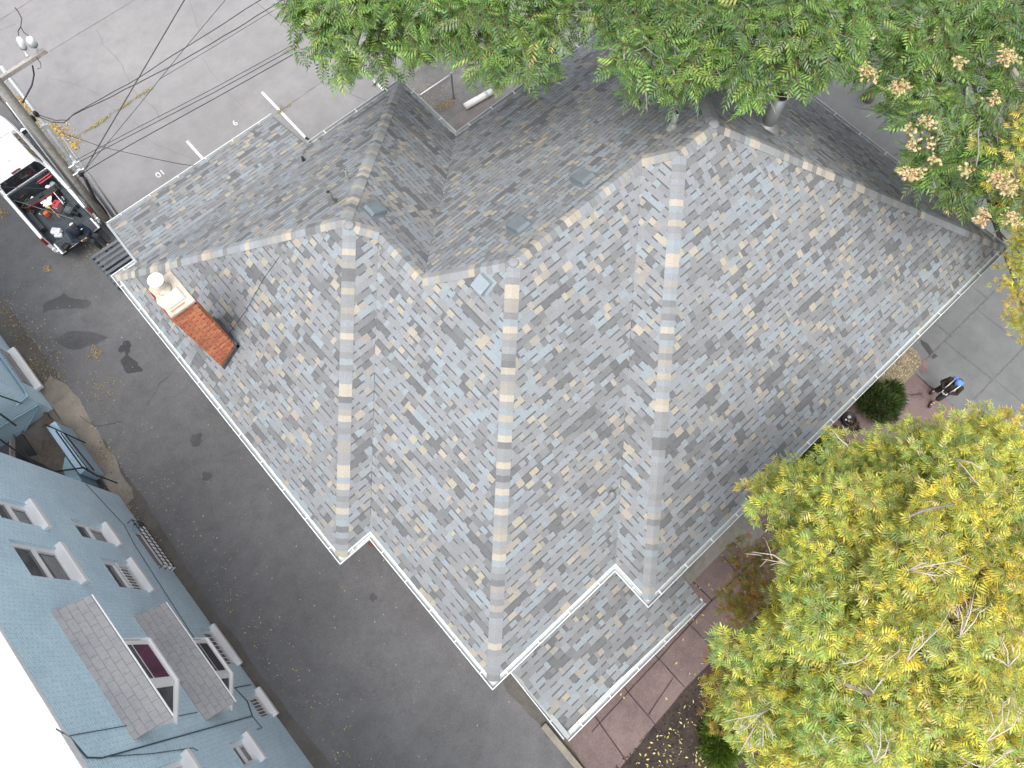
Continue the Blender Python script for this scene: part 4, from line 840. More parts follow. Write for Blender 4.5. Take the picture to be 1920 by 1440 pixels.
for m_, n_ in ((M_CABLE, 5), (plain('brown_cord', (.25, .14, .06), .7), 2), (plain('green_cord', (.10, .16, .07), .7), 1)):
    b = MB()
    for q in range(n_):
        pts = [at(random.uniform(32, 70), random.uniform(372, 402), ZF+random.uniform(.02, .2)) for _ in range(6)]
        sm = []
        for i in range(len(pts)-1):
            for w_ in range(5):
                tt = w_/5; sm.append(pts[i].lerp(pts[i+1], tt)+Vector((math.sin(tt*3.1)*.05, math.cos(tt*3.1)*.04, 0)))
        b.tube(sm, .012, 6)
    b.build('cord', m_, t)
t = item('tool_bag', 'black tool bag lying on the lowered tailgate', 'bag', 121, 460, .805); ibox(t, 'bag', 121, 460, .806, .96, .26, .22, 20, M_BLACK, .05); b = MB(); p = at(121, 459, .96); b.tube([p+Vector((-.08, 0, -.01)), p+Vector((-.05, 0, .05)), p+Vector((.05, 0, .05)), p+Vector((.08, 0, -.01))], .012, 6); b.build('bag_handle', M_DARK, t)
t = item('hand_tools', 'small scattered hand tools near the right rear wheel well', 'tools', 118, 372)
for q in range(9):
    p = at(random.uniform(104, 132), random.uniform(358, 385), ZF+.05); a_ = random.uniform(0, 3); b = MB(); v = Vector((math.cos(a_)*.09, math.sin(a_)*.09, 0)); b.tube([p-v, p, p+v], [.012, .01, .016], 6); b.build('tool', random.choice((M_GALV, M_BLACK, M_DARK, paper)), t)
# ---------------------------------------------------------------- trees and plants
def leaf_template(L_, pairs, ll, lw, droop, ang=68, term=True, start=.18, ntri=4):
    """one compound leaf along +x: returns vertices, triangles, leaflet number per triangle (-1: the stalk)"""
    V, T, K = [], [], []
    cz = lambda x: -droop*x*x/L_
    n = 7; i0 = len(V)
    for i in range(n+1):
        x = L_*i/n; V += [(x, -.004, cz(x)), (x, .004, cz(x))]
    for i in range(n): a = i0+2*i; T += [(a, a+2, a+3), (a, a+3, a+1)]; K += [-1, -1]
    def leaflet(x, an, l, k):
        b = np.array((x, 0, cz(x))); c_, s_ = math.cos(an), math.sin(an); d = np.array((c_, s_, -.28)); w = np.array((-s_, c_, 0)); i = len(V)
        dn = np.array((0, 0, -.012)); V.append(tuple(b)); V.append(tuple(b+d*l*.42+w*lw/2+dn)); V.append(tuple(b+d*l*.42-w*lw/2+dn)); V.append(tuple(b+d*l*.45+np.array((0, 0, .004)))); V.append(tuple(b+d*l+np.array((0, 0, -.25*l))))
        T.extend([(i, i+4, i+1), (i, i+2, i+4)] if ntri == 2 else [(i, i+3, i+1), (i, i+2, i+3), (i+1, i+3, i+4), (i+3, i+2, i+4)]); K.extend([k]*ntri)
    k = 0
    for p in range(pairs):
        t = start+(1-start)*(p+.5)/pairs; l = ll*(.75+.5*math.sin(math.pi*min(1, t*.95)))*(1 if t < .8 else .8)
        for s_ in (-1, 1): leaflet(L_*t, s_*R(ang-22*t), l, k); k += 1
    if term: leaflet(L_, 0, ll*.95, k); k += 1
    return np.array(V), np.array(T), np.array(K), k
TPL_A = leaf_template(.40, 5, .128, .044, .36, 76, True, .2, 4); TPL_B = leaf_template(.175, 3, .094, .026, .14, 72, True, .35, 2)
def foliage(name, mat, parent, tpl, frames, cols, jit=.16, stalk=(.18, .10, .04)):
    V, T, K, nk = tpl; Rm, t, sc = frames; N = len(t); o = np.array(org(parent))
    Vn = V[None]*np.stack([rng.uniform(.85, 1.12, N), rng.uniform(.7, 1.15, N), rng.uniform(.2, 1.9, N)], 1)[:, None, :]; Vn[:, :, 1] += Vn[:, :, 0]**2*rng.normal(0, .5, N)[:, None]
    P_ = np.einsum('nij,nvj->nvi', Rm, Vn)*sc[:, None, None]+t[:, None, :]-o
    nv = len(V); tri = (T[None]+(np.arange(N)*nv)[:, None, None]).reshape(-1, 3)
    lc = cols[:, None, :]*(1+rng.normal(0, jit, (N, nk+1, 1))); lc[:, :, 0] *= 1+rng.normal(0, jit*.5, (N, nk+1))
    lc[:, nk] = np.array(stalk); fc = np.clip(lc[:, K], .004, .85).reshape(-1, 3)
    me = bpy.data.meshes.new(name); me.vertices.add(N*nv); me.vertices.foreach_set("co", P_.reshape(-1).astype(np.float32))
    m = len(tri); me.loops.add(m*3); me.loops.foreach_set("vertex_index", tri.reshape(-1).astype(np.int32)); me.polygons.add(m)
    me.polygons.foreach_set("loop_start", np.arange(0, m*3, 3, dtype=np.int32)); me.update(calc_edges=True)
    ca_ = me.attributes.new("Col", 'FLOAT_COLOR', 'FACE'); ca_.data.foreach_set("color", np.concatenate([fc, np.ones((m, 1))], 1).reshape(-1).astype(np.float32))
    me.materials.append(mat); me.validate(); ob = bpy.data.objects.new(name, me); SC.collection.objects.link(ob); ob.parent = parent; ORG[ob.name] = Vector(o); return ob
def frames_for(blobs, nros, nleaf, elev=(-.25, .45), spread=1.0, s0=.8, s1=1.15, flat=.8, zmin=-.25, center=None):
    """rosettes of leaves over the surface of each clump; blobs: (centre, radius)"""
    H, Tt, S, B = [], [], [], []
    for bi, (c, r) in enumerate(blobs):
        m = max(3, int(nros*r*r)); d = rng.normal(size=(m*3, 3)); d /= np.linalg.norm(d, axis=1)[:, None]; d = d[d[:, 2] > zmin][:m]; m = len(d)
        rad = r*rng.uniform(.35, 1.05, m)**.7; p = np.array(c)+d*rad[:, None]*np.array((1, 1, flat))
        for q in range(m):
            a0 = rng.uniform(0, 6.28); k = int(rng.integers(max(2, nleaf-2), nleaf+2))
            base = math.atan2(d[q, 1], d[q, 0])
            for j in range(k):
                a = a0+6.283*j/k+rng.normal(0, .2)
                if rng.random() < .35: a = base+rng.normal(0, .7)
                e = rng.uniform(*elev); H.append((math.cos(a)*math.cos(e), math.sin(a)*math.cos(e), math.sin(e))); Tt.append(p[q]+rng.normal(0, .04, 3)); S.append(rng.uniform(s0, s1)); B.append(bi)
    H = np.array(H); Tt = np.array(Tt); S = np.array(S); up = np.tile(np.array((0, 0, 1.0)), (len(H), 1))+rng.normal(0, .28, H.shape)
    Y = np.cross(up, H); Y /= np.linalg.norm(Y, axis=1)[:, None]; Z = np.cross(H, Y)
    return (np.stack([H, Y, Z], 2), Tt, S), np.array(B)
def pick(pal, n):
    c = np.array([p[0] for p in pal]); w = np.array([p[1] for p in pal], float); return c[rng.choice(len(c), n, p=w/w.sum())]
def branchy(name, mat, parent, base, top, targets, r0, r1, twigs=0):
    b = MB(); base, top = Vector(base), Vector(top); mid = base.lerp(top, .5)+Vector((random.uniform(-.15, .15), random.uniform(-.15, .15), 0))
    b.tube([base, base.lerp(mid, .15)+Vector((.02, 0, 0)), mid, top], [r0*1.25, r0, r0*.85, r0*.7], 12)
    trunk_ = b.build('trunk', mat, parent, True)
    b = MB()
    for t_ in targets:
        t_ = Vector(t_); s_ = mid.lerp(top, random.uniform(.35, 1)); m_ = s_.lerp(t_, .5)+Vector((random.uniform(-.2, .2), random.uniform(-.2, .2), random.uniform(0, .35)))
        b.tube([s_, m_, t_], [r0*.38, r0*.2, .018], 7)
        for q in range(twigs):
            e = t_+Vector((random.uniform(-.7, .7), random.uniform(-.7, .7), random.uniform(.1, .55))); b.tube([m_.lerp(t_, random.uniform(.5, 1)), t_.lerp(e, .5)+Vector((0, 0, .05)), e], [.014, .009, .004], 5)
    return b.build('limbs', mat, parent, True)
GREEN = [((.095, .19, .045), 5), ((.125, .245, .05), 6), ((.165, .305, .06), 5), ((.07, .15, .055), 4), ((.25, .37, .08), 3), ((.14, .225, .11), 3.5), ((.38, .38, .10), .25), ((.22, .28, .17), 1.2)]
def ail(label, base, top, spec, loc, ros=50, pal=GREEN, twigs=2, r0=.2):
    t = thing('broadleaf_tree', label, 'tree', base); bl = [((at(px, py, z)), r) for px, py, z, r in spec]; bl = [((v.x, v.y, v.z), r) for v, r in bl]
    fr, B = frames_for(bl, ros, 6, (-.75, .3), s0=.55, s1=1.15, zmin=-.35)
    cl = pick(pal, len(fr[1]))*.87; tone = rng.normal(1, .14, len(bl)); cl = cl*tone[B][:, None]
    foliage('crown', M_LEAF, t, TPL_A, fr, cl); branchy('limbs', M_BBARK, t, base, top, [c for c, r in bl], r0, .1, twigs); return t
def spec(z, lst, dz=.5): return [(x, y, z+random.uniform(-dz, dz), r) for x, y, r in lst]
ail('leafy green tree leaning over the peak of the house beside the parking lot', (11.9, 18.2, 0), (8.6, 15.2, 7.6),
    spec(9.0, [(592, 20, .75), (588, 88, .42), (640, 70, .65), (690, 112, .5), (655, 128, .35), (660, 10, .9), (730, 40, .85), (752, 88, .5), (790, 30, .8), (845, 80, .75), (800, 100, .35), (820, 20, .8), (905, 118, .55), (900, 50, .9), (962, 80, .8), (990, 118, .45), (1010, 75, .55), (970, 20, .9), (1050, 30, .65), (1085, 30, .5), (1108, -10, .7), (600, -50, 1), (700, -60, 1), (800, -60, 1), (900, -60, 1), (1000, -50, 1), (940, 140, .3), (720, 10, .8), (1020, 128, .3)]), 0)
ail('dense green tree overhanging the ridge and the tall metal flue', (17.6, 14.6, 0), (14.0, 11.2, 8.2),
    spec(10.2, [(1185, 60, .7), (1170, 112, .4), (1232, 105, .7), (1208, 150, .38), (1280, 60, .85), (1265, 140, .5), (1330, 120, .65), (1320, 40, .9), (1395, 60, .9), (1385, 140, .6), (1412, 182, .3), (1460, 100, .75), (1470, 40, .9), (1520, 120, .55), (1540, 60, .8), (1500, 150, .35), (1190, 0, .9), (1260, -20, 1), (1350, -40, 1), (1450, -40, 1), (1550, -20, 1), (1590, 40, .6), (1560, 105, .4), (1160, 20, .5)], .4), 0)
t3 = ail('broad green tree with peach seed clusters over the right corner of the roof', (23.2, 5.4, 0), (20.5, 4.6, 7.6),
    spec(9.0, [(1650, 40, .9), (1625, 95, .5), (1668, 140, .55), (1705, 80, .9), (1700, 190, .5), (1690, 160, .35), (1755, 140, .9), (1760, 50, 1), (1740, 225, .6), (1735, 300, .45), (1795, 215, .85), (1775, 330, .6), (1845, 100, 1), (1850, 290, .75), (1815, 350, .4), (1895, 170, .6), (1890, 370, .4), (1868, 300, .4), (1910, 20, 1.1), (1820, 10, 1), (1740, -30, 1), (1650, -40, 1), (1720, 330, .3), (1790, 365, .25), (1990, 120, 1), (1995, 270, 1), (2080, 200, 1.2), (2080, 60, 1.2), (2070, 340, 1.2)], .5), 0)  # last clumps lie unseen past the right edge, added to shade the sidewalk
pal_s = [((.74, .55, .34), 3), ((.78, .64, .42), 2), ((.66, .44, .27), 2), ((.45, .48, .2), 3)]
TPL_S = leaf_template(.06, 2, .045, .014, .1, 40)
for px, py, r in ((1632, 130, .20), (1692, 155, .17), (1745, 222, .13), (1712, 235, .10), (1718, 265, .10), (1808, 106, .12), (1898, 98, .20), (1870, 182, .13), (1705, 312, .18), (1728, 318, .15), (1752, 262, .09), (1820, 312, .12), (1880, 325, .20), (1895, 345, .17), (1760, 288, .10), (1905, 400, .15), (1850, 400, .14), (1628, 64, .09)):
    c = at(px, py, 10.0); fr, B = frames_for([((c.x, c.y, c.z-.12), r*.72)], 1300, 5, (-.7, .5), s0=.7, s1=1.3, flat=.5)
    foliage('seed_cluster', M_LEAF2, t3, TPL_S, fr, pick(pal_s, len(fr[1])))
b = MB(); b.tube([at(1900, 130, 9.6), at(1908, 150, 9.3), at(1925, 185, 8.6), at(1945, 240, 7.6)], [.05, .075, .10, .12], 9); b.build('bare_limb', M_BBARK, t3, True)
b = MB(); b.tube([at(1838, 222, 10), at(1834, 250, 10), at(1835, 285, 10), at(1830, 312, 10)], [.012, .016, .016, .008], 6); b.build('bare_limb', M_BBARK, t3, True)
b = MB(); b.tube([at(1812, 262, 10), at(1826, 248, 10), at(1834, 240, 10)], [.006, .012, .014], 6); b.build('bare_limb', M_BBARK, t3, True)

YEL = [((.62, .56, .075), 5), ((.53, .53, .085), 6), ((.40, .47, .09), 7), ((.28, .38, .09), 6), ((.19, .29, .08), 4), ((.62, .52, .06), 2), ((.55, .52, .2), 3.5), ((.42, .32, .05), .4)]
def ash(label, base, top, bl, ros=62, bias=None, limbs=True, r0=.2, sz=(.85, 1.25), name='ash_tree'):
    t = thing(name, label, 'tree', base); fr, B = frames_for(bl, ros, 4, (-.35, .6), s0=sz[0], s1=sz[1], zmin=-.3, flat=.75)
    cl = pick(YEL, len(fr[1]))*.9; tone = rng.normal(1, .10, (len(bl), 1)); tint = np.ones((len(bl), 3))
    for i, (c, r) in enumerate(bl):
        g = rng.normal(0, .18)+(bias(c) if bias else 0); tint[i] = (1+.45*g, 1+.1*g, 1-.3*g)
    cl = cl*(tone*tint)[B]; foliage('crown', M_LEAF2, t, TPL_B, fr, cl, .14, (.30, .25, .10)); branchy('limbs', M_BARK, t, base, top, [c for c, r in bl], r0, .1, 1); return t
out = []
rows = [(800, [(1850, .35), (1900, .45)]), (790, [(1785, .25)]), (835, [(1585, .35), (1640, .35), (1700, .45), (1755, .55), (1815, .7), (1880, .7)]), (880, [(1490, .28), (1545, .4), (1600, .6), (1670, .75), (1740, .8), (1815, .85), (1890, .8)]), (912, [(1412, .25), (1450, .42), (1505, .5), (1560, .6)]),
        (955, [(1440, .35), (1490, .55), (1550, .7), (1620, .8), (1700, .85), (1780, .8), (1860, .85), (1930, .8)]), (1025, [(1475, .42), (1530, .65), (1600, .8), (1680, .85), (1760, .7), (1850, .75), (1925, .8)]), (1085, [(1520, .5), (1580, .7), (1660, .75), (1740, .6), (1870, .7), (1920, .7)]),
        (1150, [(1465, .45), (1520, .6), (1600, .75), (1680, .7), (1850, .5), (1910, .7)]), (1215, [(1385, .4), (1440, .6), (1500, .7), (1570, .75), (1640, .7), (1880, .75), (1800, .45)]), (1285, [(1375, .35), (1425, .6), (1500, .75), (1580, .75), (1660, .7), (1730, .55), (1830, .75), (1910, .8)]), (1350, [(1415, .55), (1490, .7), (1570, .8), (1650, .8), (1730, .75), (1810, .8), (1890, .8)]), (1420, [(1450, .55), (1530, .75), (1620, .8), (1710, .8), (1800, .85), (1890, .85)]), (1490, [(1480, .7), (1580, .9), (1690, .9), (1800, .9), (1900, .9)])]
for y, row in rows:
    for x, r in row:
        dx, dy = (x-1700)/340, (y-1150)/360; z = 10.4-2.4*(dx*dx+dy*dy)+random.uniform(-1.1, .6)
        for q in range(2 if r > .5 else 1):
            v = at(x+random.uniform(-34, 34)*r, y+random.uniform(-34, 34)*r, z-q*random.uniform(.2, .9)); out.append(((v.x, v.y, v.z), r*(random.uniform(.58, .8) if r > .5 else .9)))
big = ash('large yellow and green ash tree filling the front garden', (5.6, -6.2, 0), (5.4, -4.6, 6.0), out, 185, lambda c: .16*math.sin(c[0]*1.1+1)+.14*math.cos(c[1]*1.3-.5)-.12*(c[0] < 3.2), r0=.24)
low = [(1405, 1045, 3.0, .45), (1450, 1060, 3.2, .5), (1385, 1110, 3.2, .45), (1425, 1130, 3.4, .6), (1400, 1165, 3.6, .5), (1370, 1240, 3.4, .45), (1360, 1290, 3.0, .4), (1740, 1180, 4.5, .6), (1790, 1150, 4.2, .7), (1700, 1210, 4.6, .6), (1800, 1230, 4.0, .6), (1820, 1090, 4.8, .6), (1740, 1265, 4.4, .6), (1500, 1290, 4.8, .6), (1350, 1340, 2.6, .35)]
lo = [((at(x, y, z)[0], at(x, y, z)[1], z), r*1.05) for x, y, z, r in low]
fr, B = frames_for(lo, 85, 5, (-.35, .5), s0=.85, s1=1.2, flat=.7); cl = pick([((.32, .24, .03), 4), ((.26, .15, .03), 4), ((.22, .22, .03), 4), ((.14, .18, .03), 3), ((.34, .17, .03), 2)], len(fr[1]))
foliage('lower_crown', M_LEAF2, big, TPL_B, fr, cl, .14, (.2, .14, .06))
def spray(parent, px, py, z, dirs, r_=.012, m=None):
    b = MB()
    for tx, ty, k in dirs:
        p, q = at(px, py, z), at(tx, ty, z+.2); m_ = p.lerp(q, .5)+Vector((random.uniform(-.06, .06), random.uniform(-.06, .06), .10)); b.tube([p, m_, q], [r_, r_*.7, r_*.35], 6)
        for i in range(k):
            s_ = p.lerp(q, random.uniform(.35, .9)); L_ = (q-p).length*random.uniform(.25, .5); d = (q-p).normalized(); a = random.uniform(-1, 1); e = s_+Vector((d.x*math.cos(a)-d.y*math.sin(a), d.x*math.sin(a)+d.y*math.cos(a), .25))*L_; b.tube([s_, s_.lerp(e, .5)+Vector((0, 0, .03)), e], [r_*.55, r_*.4, r_*.2], 5)
    return b.build('dead_twig', m or M_TWIG, parent, True)
for a in [(1800, 1195, 10.9, [(1795, 1130, 3), (1827, 1108, 3), (1840, 1140, 2)]), (1705, 1068, 11.4, [(1770, 1080, 4), (1800, 1050, 3), (1735, 1055, 2)]), (1440, 1330, 9.8, [(1360, 1352, 4), (1395, 1370, 3)]), (1425, 1345, 9.8, [(1385, 1415, 4), (1430, 1400, 3), (1450, 1380, 3)]), (1635, 1300, 10.8, [(1655, 1270, 3), (1620, 1280, 1)]), (1700, 1240, 11, [(1720, 1190, 2), (1775, 1165, 3)]), (1890, 1250, 10.6, [(1875, 1190, 3), (1910, 1200, 3), (1860, 1230, 2)]), (1480, 1060, 10.2, [(1410, 1035, 3), (1440, 1050, 2)]),
          (1640, 1430, 10.4, [(1620, 1390, 4), (1670, 1380, 4), (1650, 1350, 3)]), (1850, 1440, 10.4, [(1900, 1400, 4), (1800, 1420, 3)]), (1570, 1245, 10.8, [(1575, 1235, 1), (1625, 1232, 2)]), (1550, 1395, 10.4, [(1535, 1370, 2), (1570, 1380, 2)]), (1790, 860, 10, [(1840, 880, 2), (1830, 905, 2)]), (1590, 840, 9.4, [(1570, 820, 1), (1560, 805, 1)]), (1850, 1390, 10.6, [(1880, 1310, 3), (1915, 1330, 3)]), (1690, 1190, 10.6, [(1660, 1240, 2)])]:
    spray(big, *a)
for pth, rad in (([at(1722, 1243, 9.6), at(1770, 1212, 9.7), at(1818, 1185, 9.7)], [.03, .045, .055]), ([at(1555, 1265, 9.6), at(1590, 1285, 9.7), at(1632, 1300, 9.7)], [.03, .045, .05]), ([at(1740, 1140, 9.3), at(1780, 1105, 9.2), at(1822, 1085, 9)], [.07, .055, .05]), ([at(1690, 975, 10.4), at(1735, 955, 10.5), at(1790, 945, 10.5)], [.02, .026, .012])): b = MB(); b.tube(pth, rad, 9); b.build('bare_limb', M_BARK, big, True)
yr = [(1912, 475, 5.5, .45), (1905, 215, 9.3, .35), (1914, 270, 9.4, .45), (1902, 330, 9.2, .38), (1858, 335, 9.0, .24), (1908, 400, 8.6, .4), (1838, 270, 9.3, .16), (1770, 372, 8.5, .15), (1905, 525, 5.3, .5), (1918, 585, 5.2, .42), (1935, 620, 5.4, .5), (1960, 500, 6, 1.0), (1960, 580, 6, .9), (1880, 240, 6.8, .5), (1905, 290, 7.0, .7), (1900, 360, 6.8, .7), (1940, 420, 6.8, .7), (1800, 300, 5.4, .5), (1880, 320, 5.6, .6), (1910, 200, 6, .7), (1925, 420, 5.6, .6), (1770, 260, 5.2, .4), (1980, 350, 6, 1.2)]
ash('golden yellow street tree at the right edge under the green tree', (19.8, -1.0, 0), (19.4, -.6, 4.0), [((at(x, y, z)[0], at(x, y, z)[1], z), r) for x, y, z, r in yr], 80, lambda c: .35, r0=.13, name='street_tree')
# juniper and small garden plants
def needles(name, label, loc, blobs, col, n=900, l=.16, cat='shrub', kindname=None):
    t = thing(name, label, cat, loc); V = []; F = []; Cc = []
    P_, Cl = [], []
    for (c, r) in blobs:
        for _ in range(int(n*r*r*6)):
            d = Vector(rng.normal(size=3)); d.normalize()
            if d.z < -.2: d.z = -d.z
            p = Vector(c)+d*r*random.uniform(.5, 1.0); dr = (d+Vector((0, 0, .35))+Vector(rng.normal(0, .35, 3))).normalized()
            w = dr.cross(Vector(rng.normal(size=3))).normalized()*.014; k_ = random.uniform(.6, 1.3); L_ = l*random.uniform(.6, 1.3)
            i = len(V); V += [p-w, p+w, p+dr*L_+w*.4, p+dr*L_-w*.4]; F.append((i, i+1, i+2, i+3)); cc = random.choice(col); Cc.append(tuple(x*k_ for x in cc))
    b = MB(); b.mesh(V, F); b.c = Cc; b.build('foliage', M_NEEDLE, t)
    b = MB()
    for (c, r) in blobs: b.tube([Vector(loc), Vector(loc).lerp(Vector(c), .6), Vector(c)], [.03, .02, .008], 6)
    b.build('stems', M_BARK, t); return t
c = at(1650, 762, .4); B_ = lambda lst: [((at(x, y, z).x, at(x, y, z).y, z), r) for x, y, z, r in lst]
needles('juniper_shrub', 'dark green juniper shrub beside the red path below the gutter', (c.x, c.y, 0.02), B_([(1640, 745, .5, .42), (1660, 760, .5, .42), (1670, 735, .45, .35), (1645, 775, .45, .36), (1625, 760, .4, .35), (1680, 752, .4, .25), (1630, 730, .4, .3), (1668, 780, .3, .2)]), [(.03, .075, .018), (.045, .10, .02), (.06, .12, .025), (.10, .075, .04)], 1100, .17)
c = at(1500, 870, .5)
needles('leafy_bush', 'dark green bush squeezed between the gutter and the yellow ash', (c.x, c.y, 0.02), B_([(1490, 865, 1.5, .45), (1520, 860, 1.5, .5), (1545, 850, 1.3, .45), (1470, 885, 1.4, .35), (1510, 880, 1.5, .4)]), [(.04, .10, .02), (.06, .14, .03), (.10, .19, .035)], 700, .13)
c = at(1340, 1390, .1)
needles('ornamental_grass', 'bright green grass tuft at the edge of the garden soil', (c.x, c.y, 0.02), B_([(1335, 1385, .15, .3), (1345, 1410, .15, .35), (1340, 1360, .15, .25), (1355, 1395, .2, .4)]), [(.10, .17, .02), (.16, .23, .03), (.07, .12, .02)], 1000, .3, 'grass')
c = at(1590, 815, .1)
needles('ground_shrub', 'low brownish shrub by the dark pot under the gutter', (c.x, c.y, 0.02), B_([(1565, 815, .15, .25), (1600, 800, .15, .2), (1540, 830, .15, .22)]), [(.10, .075, .045), (.06, .06, .03), (.13, .10, .06)], 700, .12)
# dark planter with pots under the gutter
c = at(1586, 790, 0); pt = thing('planter', 'dark round planter with pale stones under the gutter', 'planter', (c.x, c.y, .012))
b = MB(); b.lathe([(.17, 0), (.21, .22), (.23, .24), (.23, .27), (.19, .27), (.17, .2), (.02, .2)], (c.x, c.y, .012), 20); b.build('pot', M_BLACK, pt, True)
for q, (dx, dy, r_, m_) in enumerate([(.06, .05, .06, M_LGREY), (-.05, -.03, .045, M_PLANK), (.0, -.09, .035, plain('terracotta', (.45, .18, .09), .8)), (-.09, .06, .03, M_WHITE)]): b = MB(); b.ell((c.x+dx, c.y+dy, .24), (r_, r_, r_*.7)); b.build('stone', m_, pt, True)
# white drain pipe lying in the courtyard, and the fence rail
p, q = at(872, 200, .13), at(922, 172, .13); dp = thing('drain_pipe', 'white plastic pipe lying on the courtyard concrete under the green tree', 'pipe', (p.x, p.y, .012)); dv = (q-p).normalized()
b = MB(); b.lathe([(.13, 0), (.13, (q-p).length), (.115, (q-p).length), (.115, .01)], p, 18, q-p); b.build('pipe', M_WHITE, dp, True); b = MB(); b.lathe([(.145, 0), (.145, .12), (.13, .12)], p+dv*.9, 18, dv); b.build('pipe_collar', M_LGREY, dp, True)
p, q = at(785, 180, 1.3), at(846, 139, 1.3); fn = thing('chain_link_fence', 'short chain link fence with a bright steel rail in the courtyard', 'fence', (p.x, p.y, .012))
b = MB(); b.tube([p, q], .03, 8); b.build('rail', plain('bright_steel', (.72, .73, .74), .35, .4, .05), fn, True)
for v in (p, q): b = MB(); b.lathe([(.035, 0), (.035, 1.33), (.045, 1.34), (.01, 1.38)], (v.x, v.y, .012), 10); b.build('post', M_GALV, fn, True)
b = MB(); n = 14
for i in range(n*2):
    t0 = i/(n*2); v = p.lerp(q, t0)
    for s_ in (-1, 1):
        e = p.lerp(q, min(max(t0+s_*.6, 0), 1)); b.tube([(v.x, v.y, 1.28), (e.x, e.y, 1.28-min(1.25, (e-v).length*1.2))], .004, 3, None, False)
b.build('mesh_wires', M_GALV, fn)
# ---------------------------------------------------------------- fallen leaves
def litter(name, label, pts_fn, n, cols, z, s0=.05, s1=.10, parent=None):
    b = MB()
    for _ in range(n):
        x, y = pts_fn(); a = random.uniform(0, 6.28); l = random.uniform(s0, s1); w = l*random.uniform(.25, .5); c_, s_ = math.cos(a), math.sin(a); t = random.uniform(.004, .03)
        P4 = [(x-c_*l/2, y-s_*l/2, z), (x+s_*w/2, y-c_*w/2, z+t), (x+c_*l/2, y+s_*l/2, z+t*.4), (x-s_*w/2, y+c_*w/2, z+t*.8)]; k_ = random.uniform(.7, 1.25); b.face(P4, tuple(v*k_ for v in random.choice(cols)))
    o = b.build(name, M_LITTER); o['kind'] = 'stuff'
    if label: o['label'] = label; o['category'] = 'leaves'
    return o
BR = [(.36, .27, .13), (.29, .19, .09), (.42, .34, .19), (.24, .15, .08), (.44, .38, .22)]; YL = [(.55, .48, .14), (.50, .44, .2), (.42, .34, .1), (.6, .56, .3)]
def near(px, py, r, ry=None):
    c_ = at(px, py); return (c_.x+random.gauss(0, r), c_.y+random.gauss(0, ry or r))
def alleypt():
    if random.random() < .72: return (-5.85+abs(random.gauss(0, .55)), random.uniform(-2, 20))
    return (random.uniform(-5.8, -1.0), random.uniform(-1.5, 21))
litter('alley_leaves', 'small yellow and brown leaves scattered along the alley by the blue building', alleypt, 1000, BR+YL, .02, .03, .075)
piles = [(195, 730, .25, .3), (88, 705, .35, .4), (195, 855, .2, .3), (25, 600, .3, .5), (180, 662, .12, .12), (60, 630, .4, .5), (170, 470, .35, .3), (5, 400, .12, .2), (230, 950, .2, .4), (270, 1000, .15, .5), (90, 505, .06, .06), (345, 1130, .12, .8), (60, 690, .3, .3)]
def pilept(): q = random.choice(piles); return near(*q)
litter('leaf_piles', 'drifts of brown leaves gathered at the alley edges', pilept, 1500, BR, .026, .035, .09)
pl2 = [(118, 248, .16, .2), (130, 268, .2, .3), (100, 240, .1, .2), (138, 275, .12, .1), (45, 195, .06, .3), (70, 225, .06, .4), (110, 290, .07, .7)]
litter('lot_leaves', 'golden leaves heaped beside the pole at the corner of the lot', lambda: near(*random.choice(pl2)), 800, [(.5, .36, .10), (.42, .27, .08), (.58, .45, .16), (.3, .17, .07)], .02, .05, .11)
def weedpt():
    t = random.choice((random.uniform(0, .35), random.uniform(.2, .45), random.uniform(.55, .72), random.uniform(.78, 1))); p = at(145+140*t, 258-93*t); return (p.x+random.gauss(0, .03), p.y+random.gauss(0, .04))
litter('joint_weeds', 'straggling weeds in a joint of the parking lot', weedpt, 320, [(.24, .26, .10), (.32, .28, .12), (.18, .20, .08), (.36, .24, .12)], .03, .04, .10)
wd2 = [(530, 205, .05, .12), (540, 198, .05, .05), (525, 210, .04, .04)]
litter('joint_weeds', 'tuft of weeds in the lot joint by the stall line', lambda: near(*random.choice(wd2)), 70, [(.3, .24, .10), (.22, .19, .08)], .03, .04, .10)
cy = [(825, 200, .25, .12), (840, 195, .2, .1), (815, 180, .5, .3), (800, 175, .4, .3)]
litter('courtyard_leaves', 'brown leaves blown together on the courtyard', lambda: near(*random.choice(cy)), 420, BR, .03, .04, .09)
def soilpt(): return (random.uniform(-.5, 6), -4.6-abs(random.gauss(0, 2.0)))
litter('garden_leaves', 'pale yellow leaflets lying on the dark garden soil', soilpt, 560, YL, .03, .05, .13)
def bark(): return (random.uniform(-1, 8), -4.4-random.uniform(0, 5))
litter('bark_mulch', 'dark bark chips covering the front garden', bark, 6000, [(.07, .05, .045), (.045, .033, .03), (.10, .075, .065), (.03, .024, .022), (.05, .06, .03)], .012, .04, .11)
def pathpt(): return (random.uniform(3, 8), random.uniform(-4.3, -2.4)) if random.random() < .7 else (random.uniform(0, 15), random.uniform(-4.4, -2.9))
litter('path_leaves', 'yellow leaflets fallen on the red flagstone path', pathpt, 120, YL, .034, .05, .12)
def gravpt(): return (random.uniform(14.3, 16.0), random.uniform(-2.75, -1.4)) if random.random() < .5 else (random.uniform(14.8, 15.95), random.uniform(-7, -4.7))
litter('gravel_chips', 'tan chips and small leaves covering the strips beside the sidewalk', gravpt, 2600, [(.40, .33, .22), (.28, .22, .14), (.48, .42, .3), (.18, .15, .10), (.22, .24, .10)], .024, .03, .08)
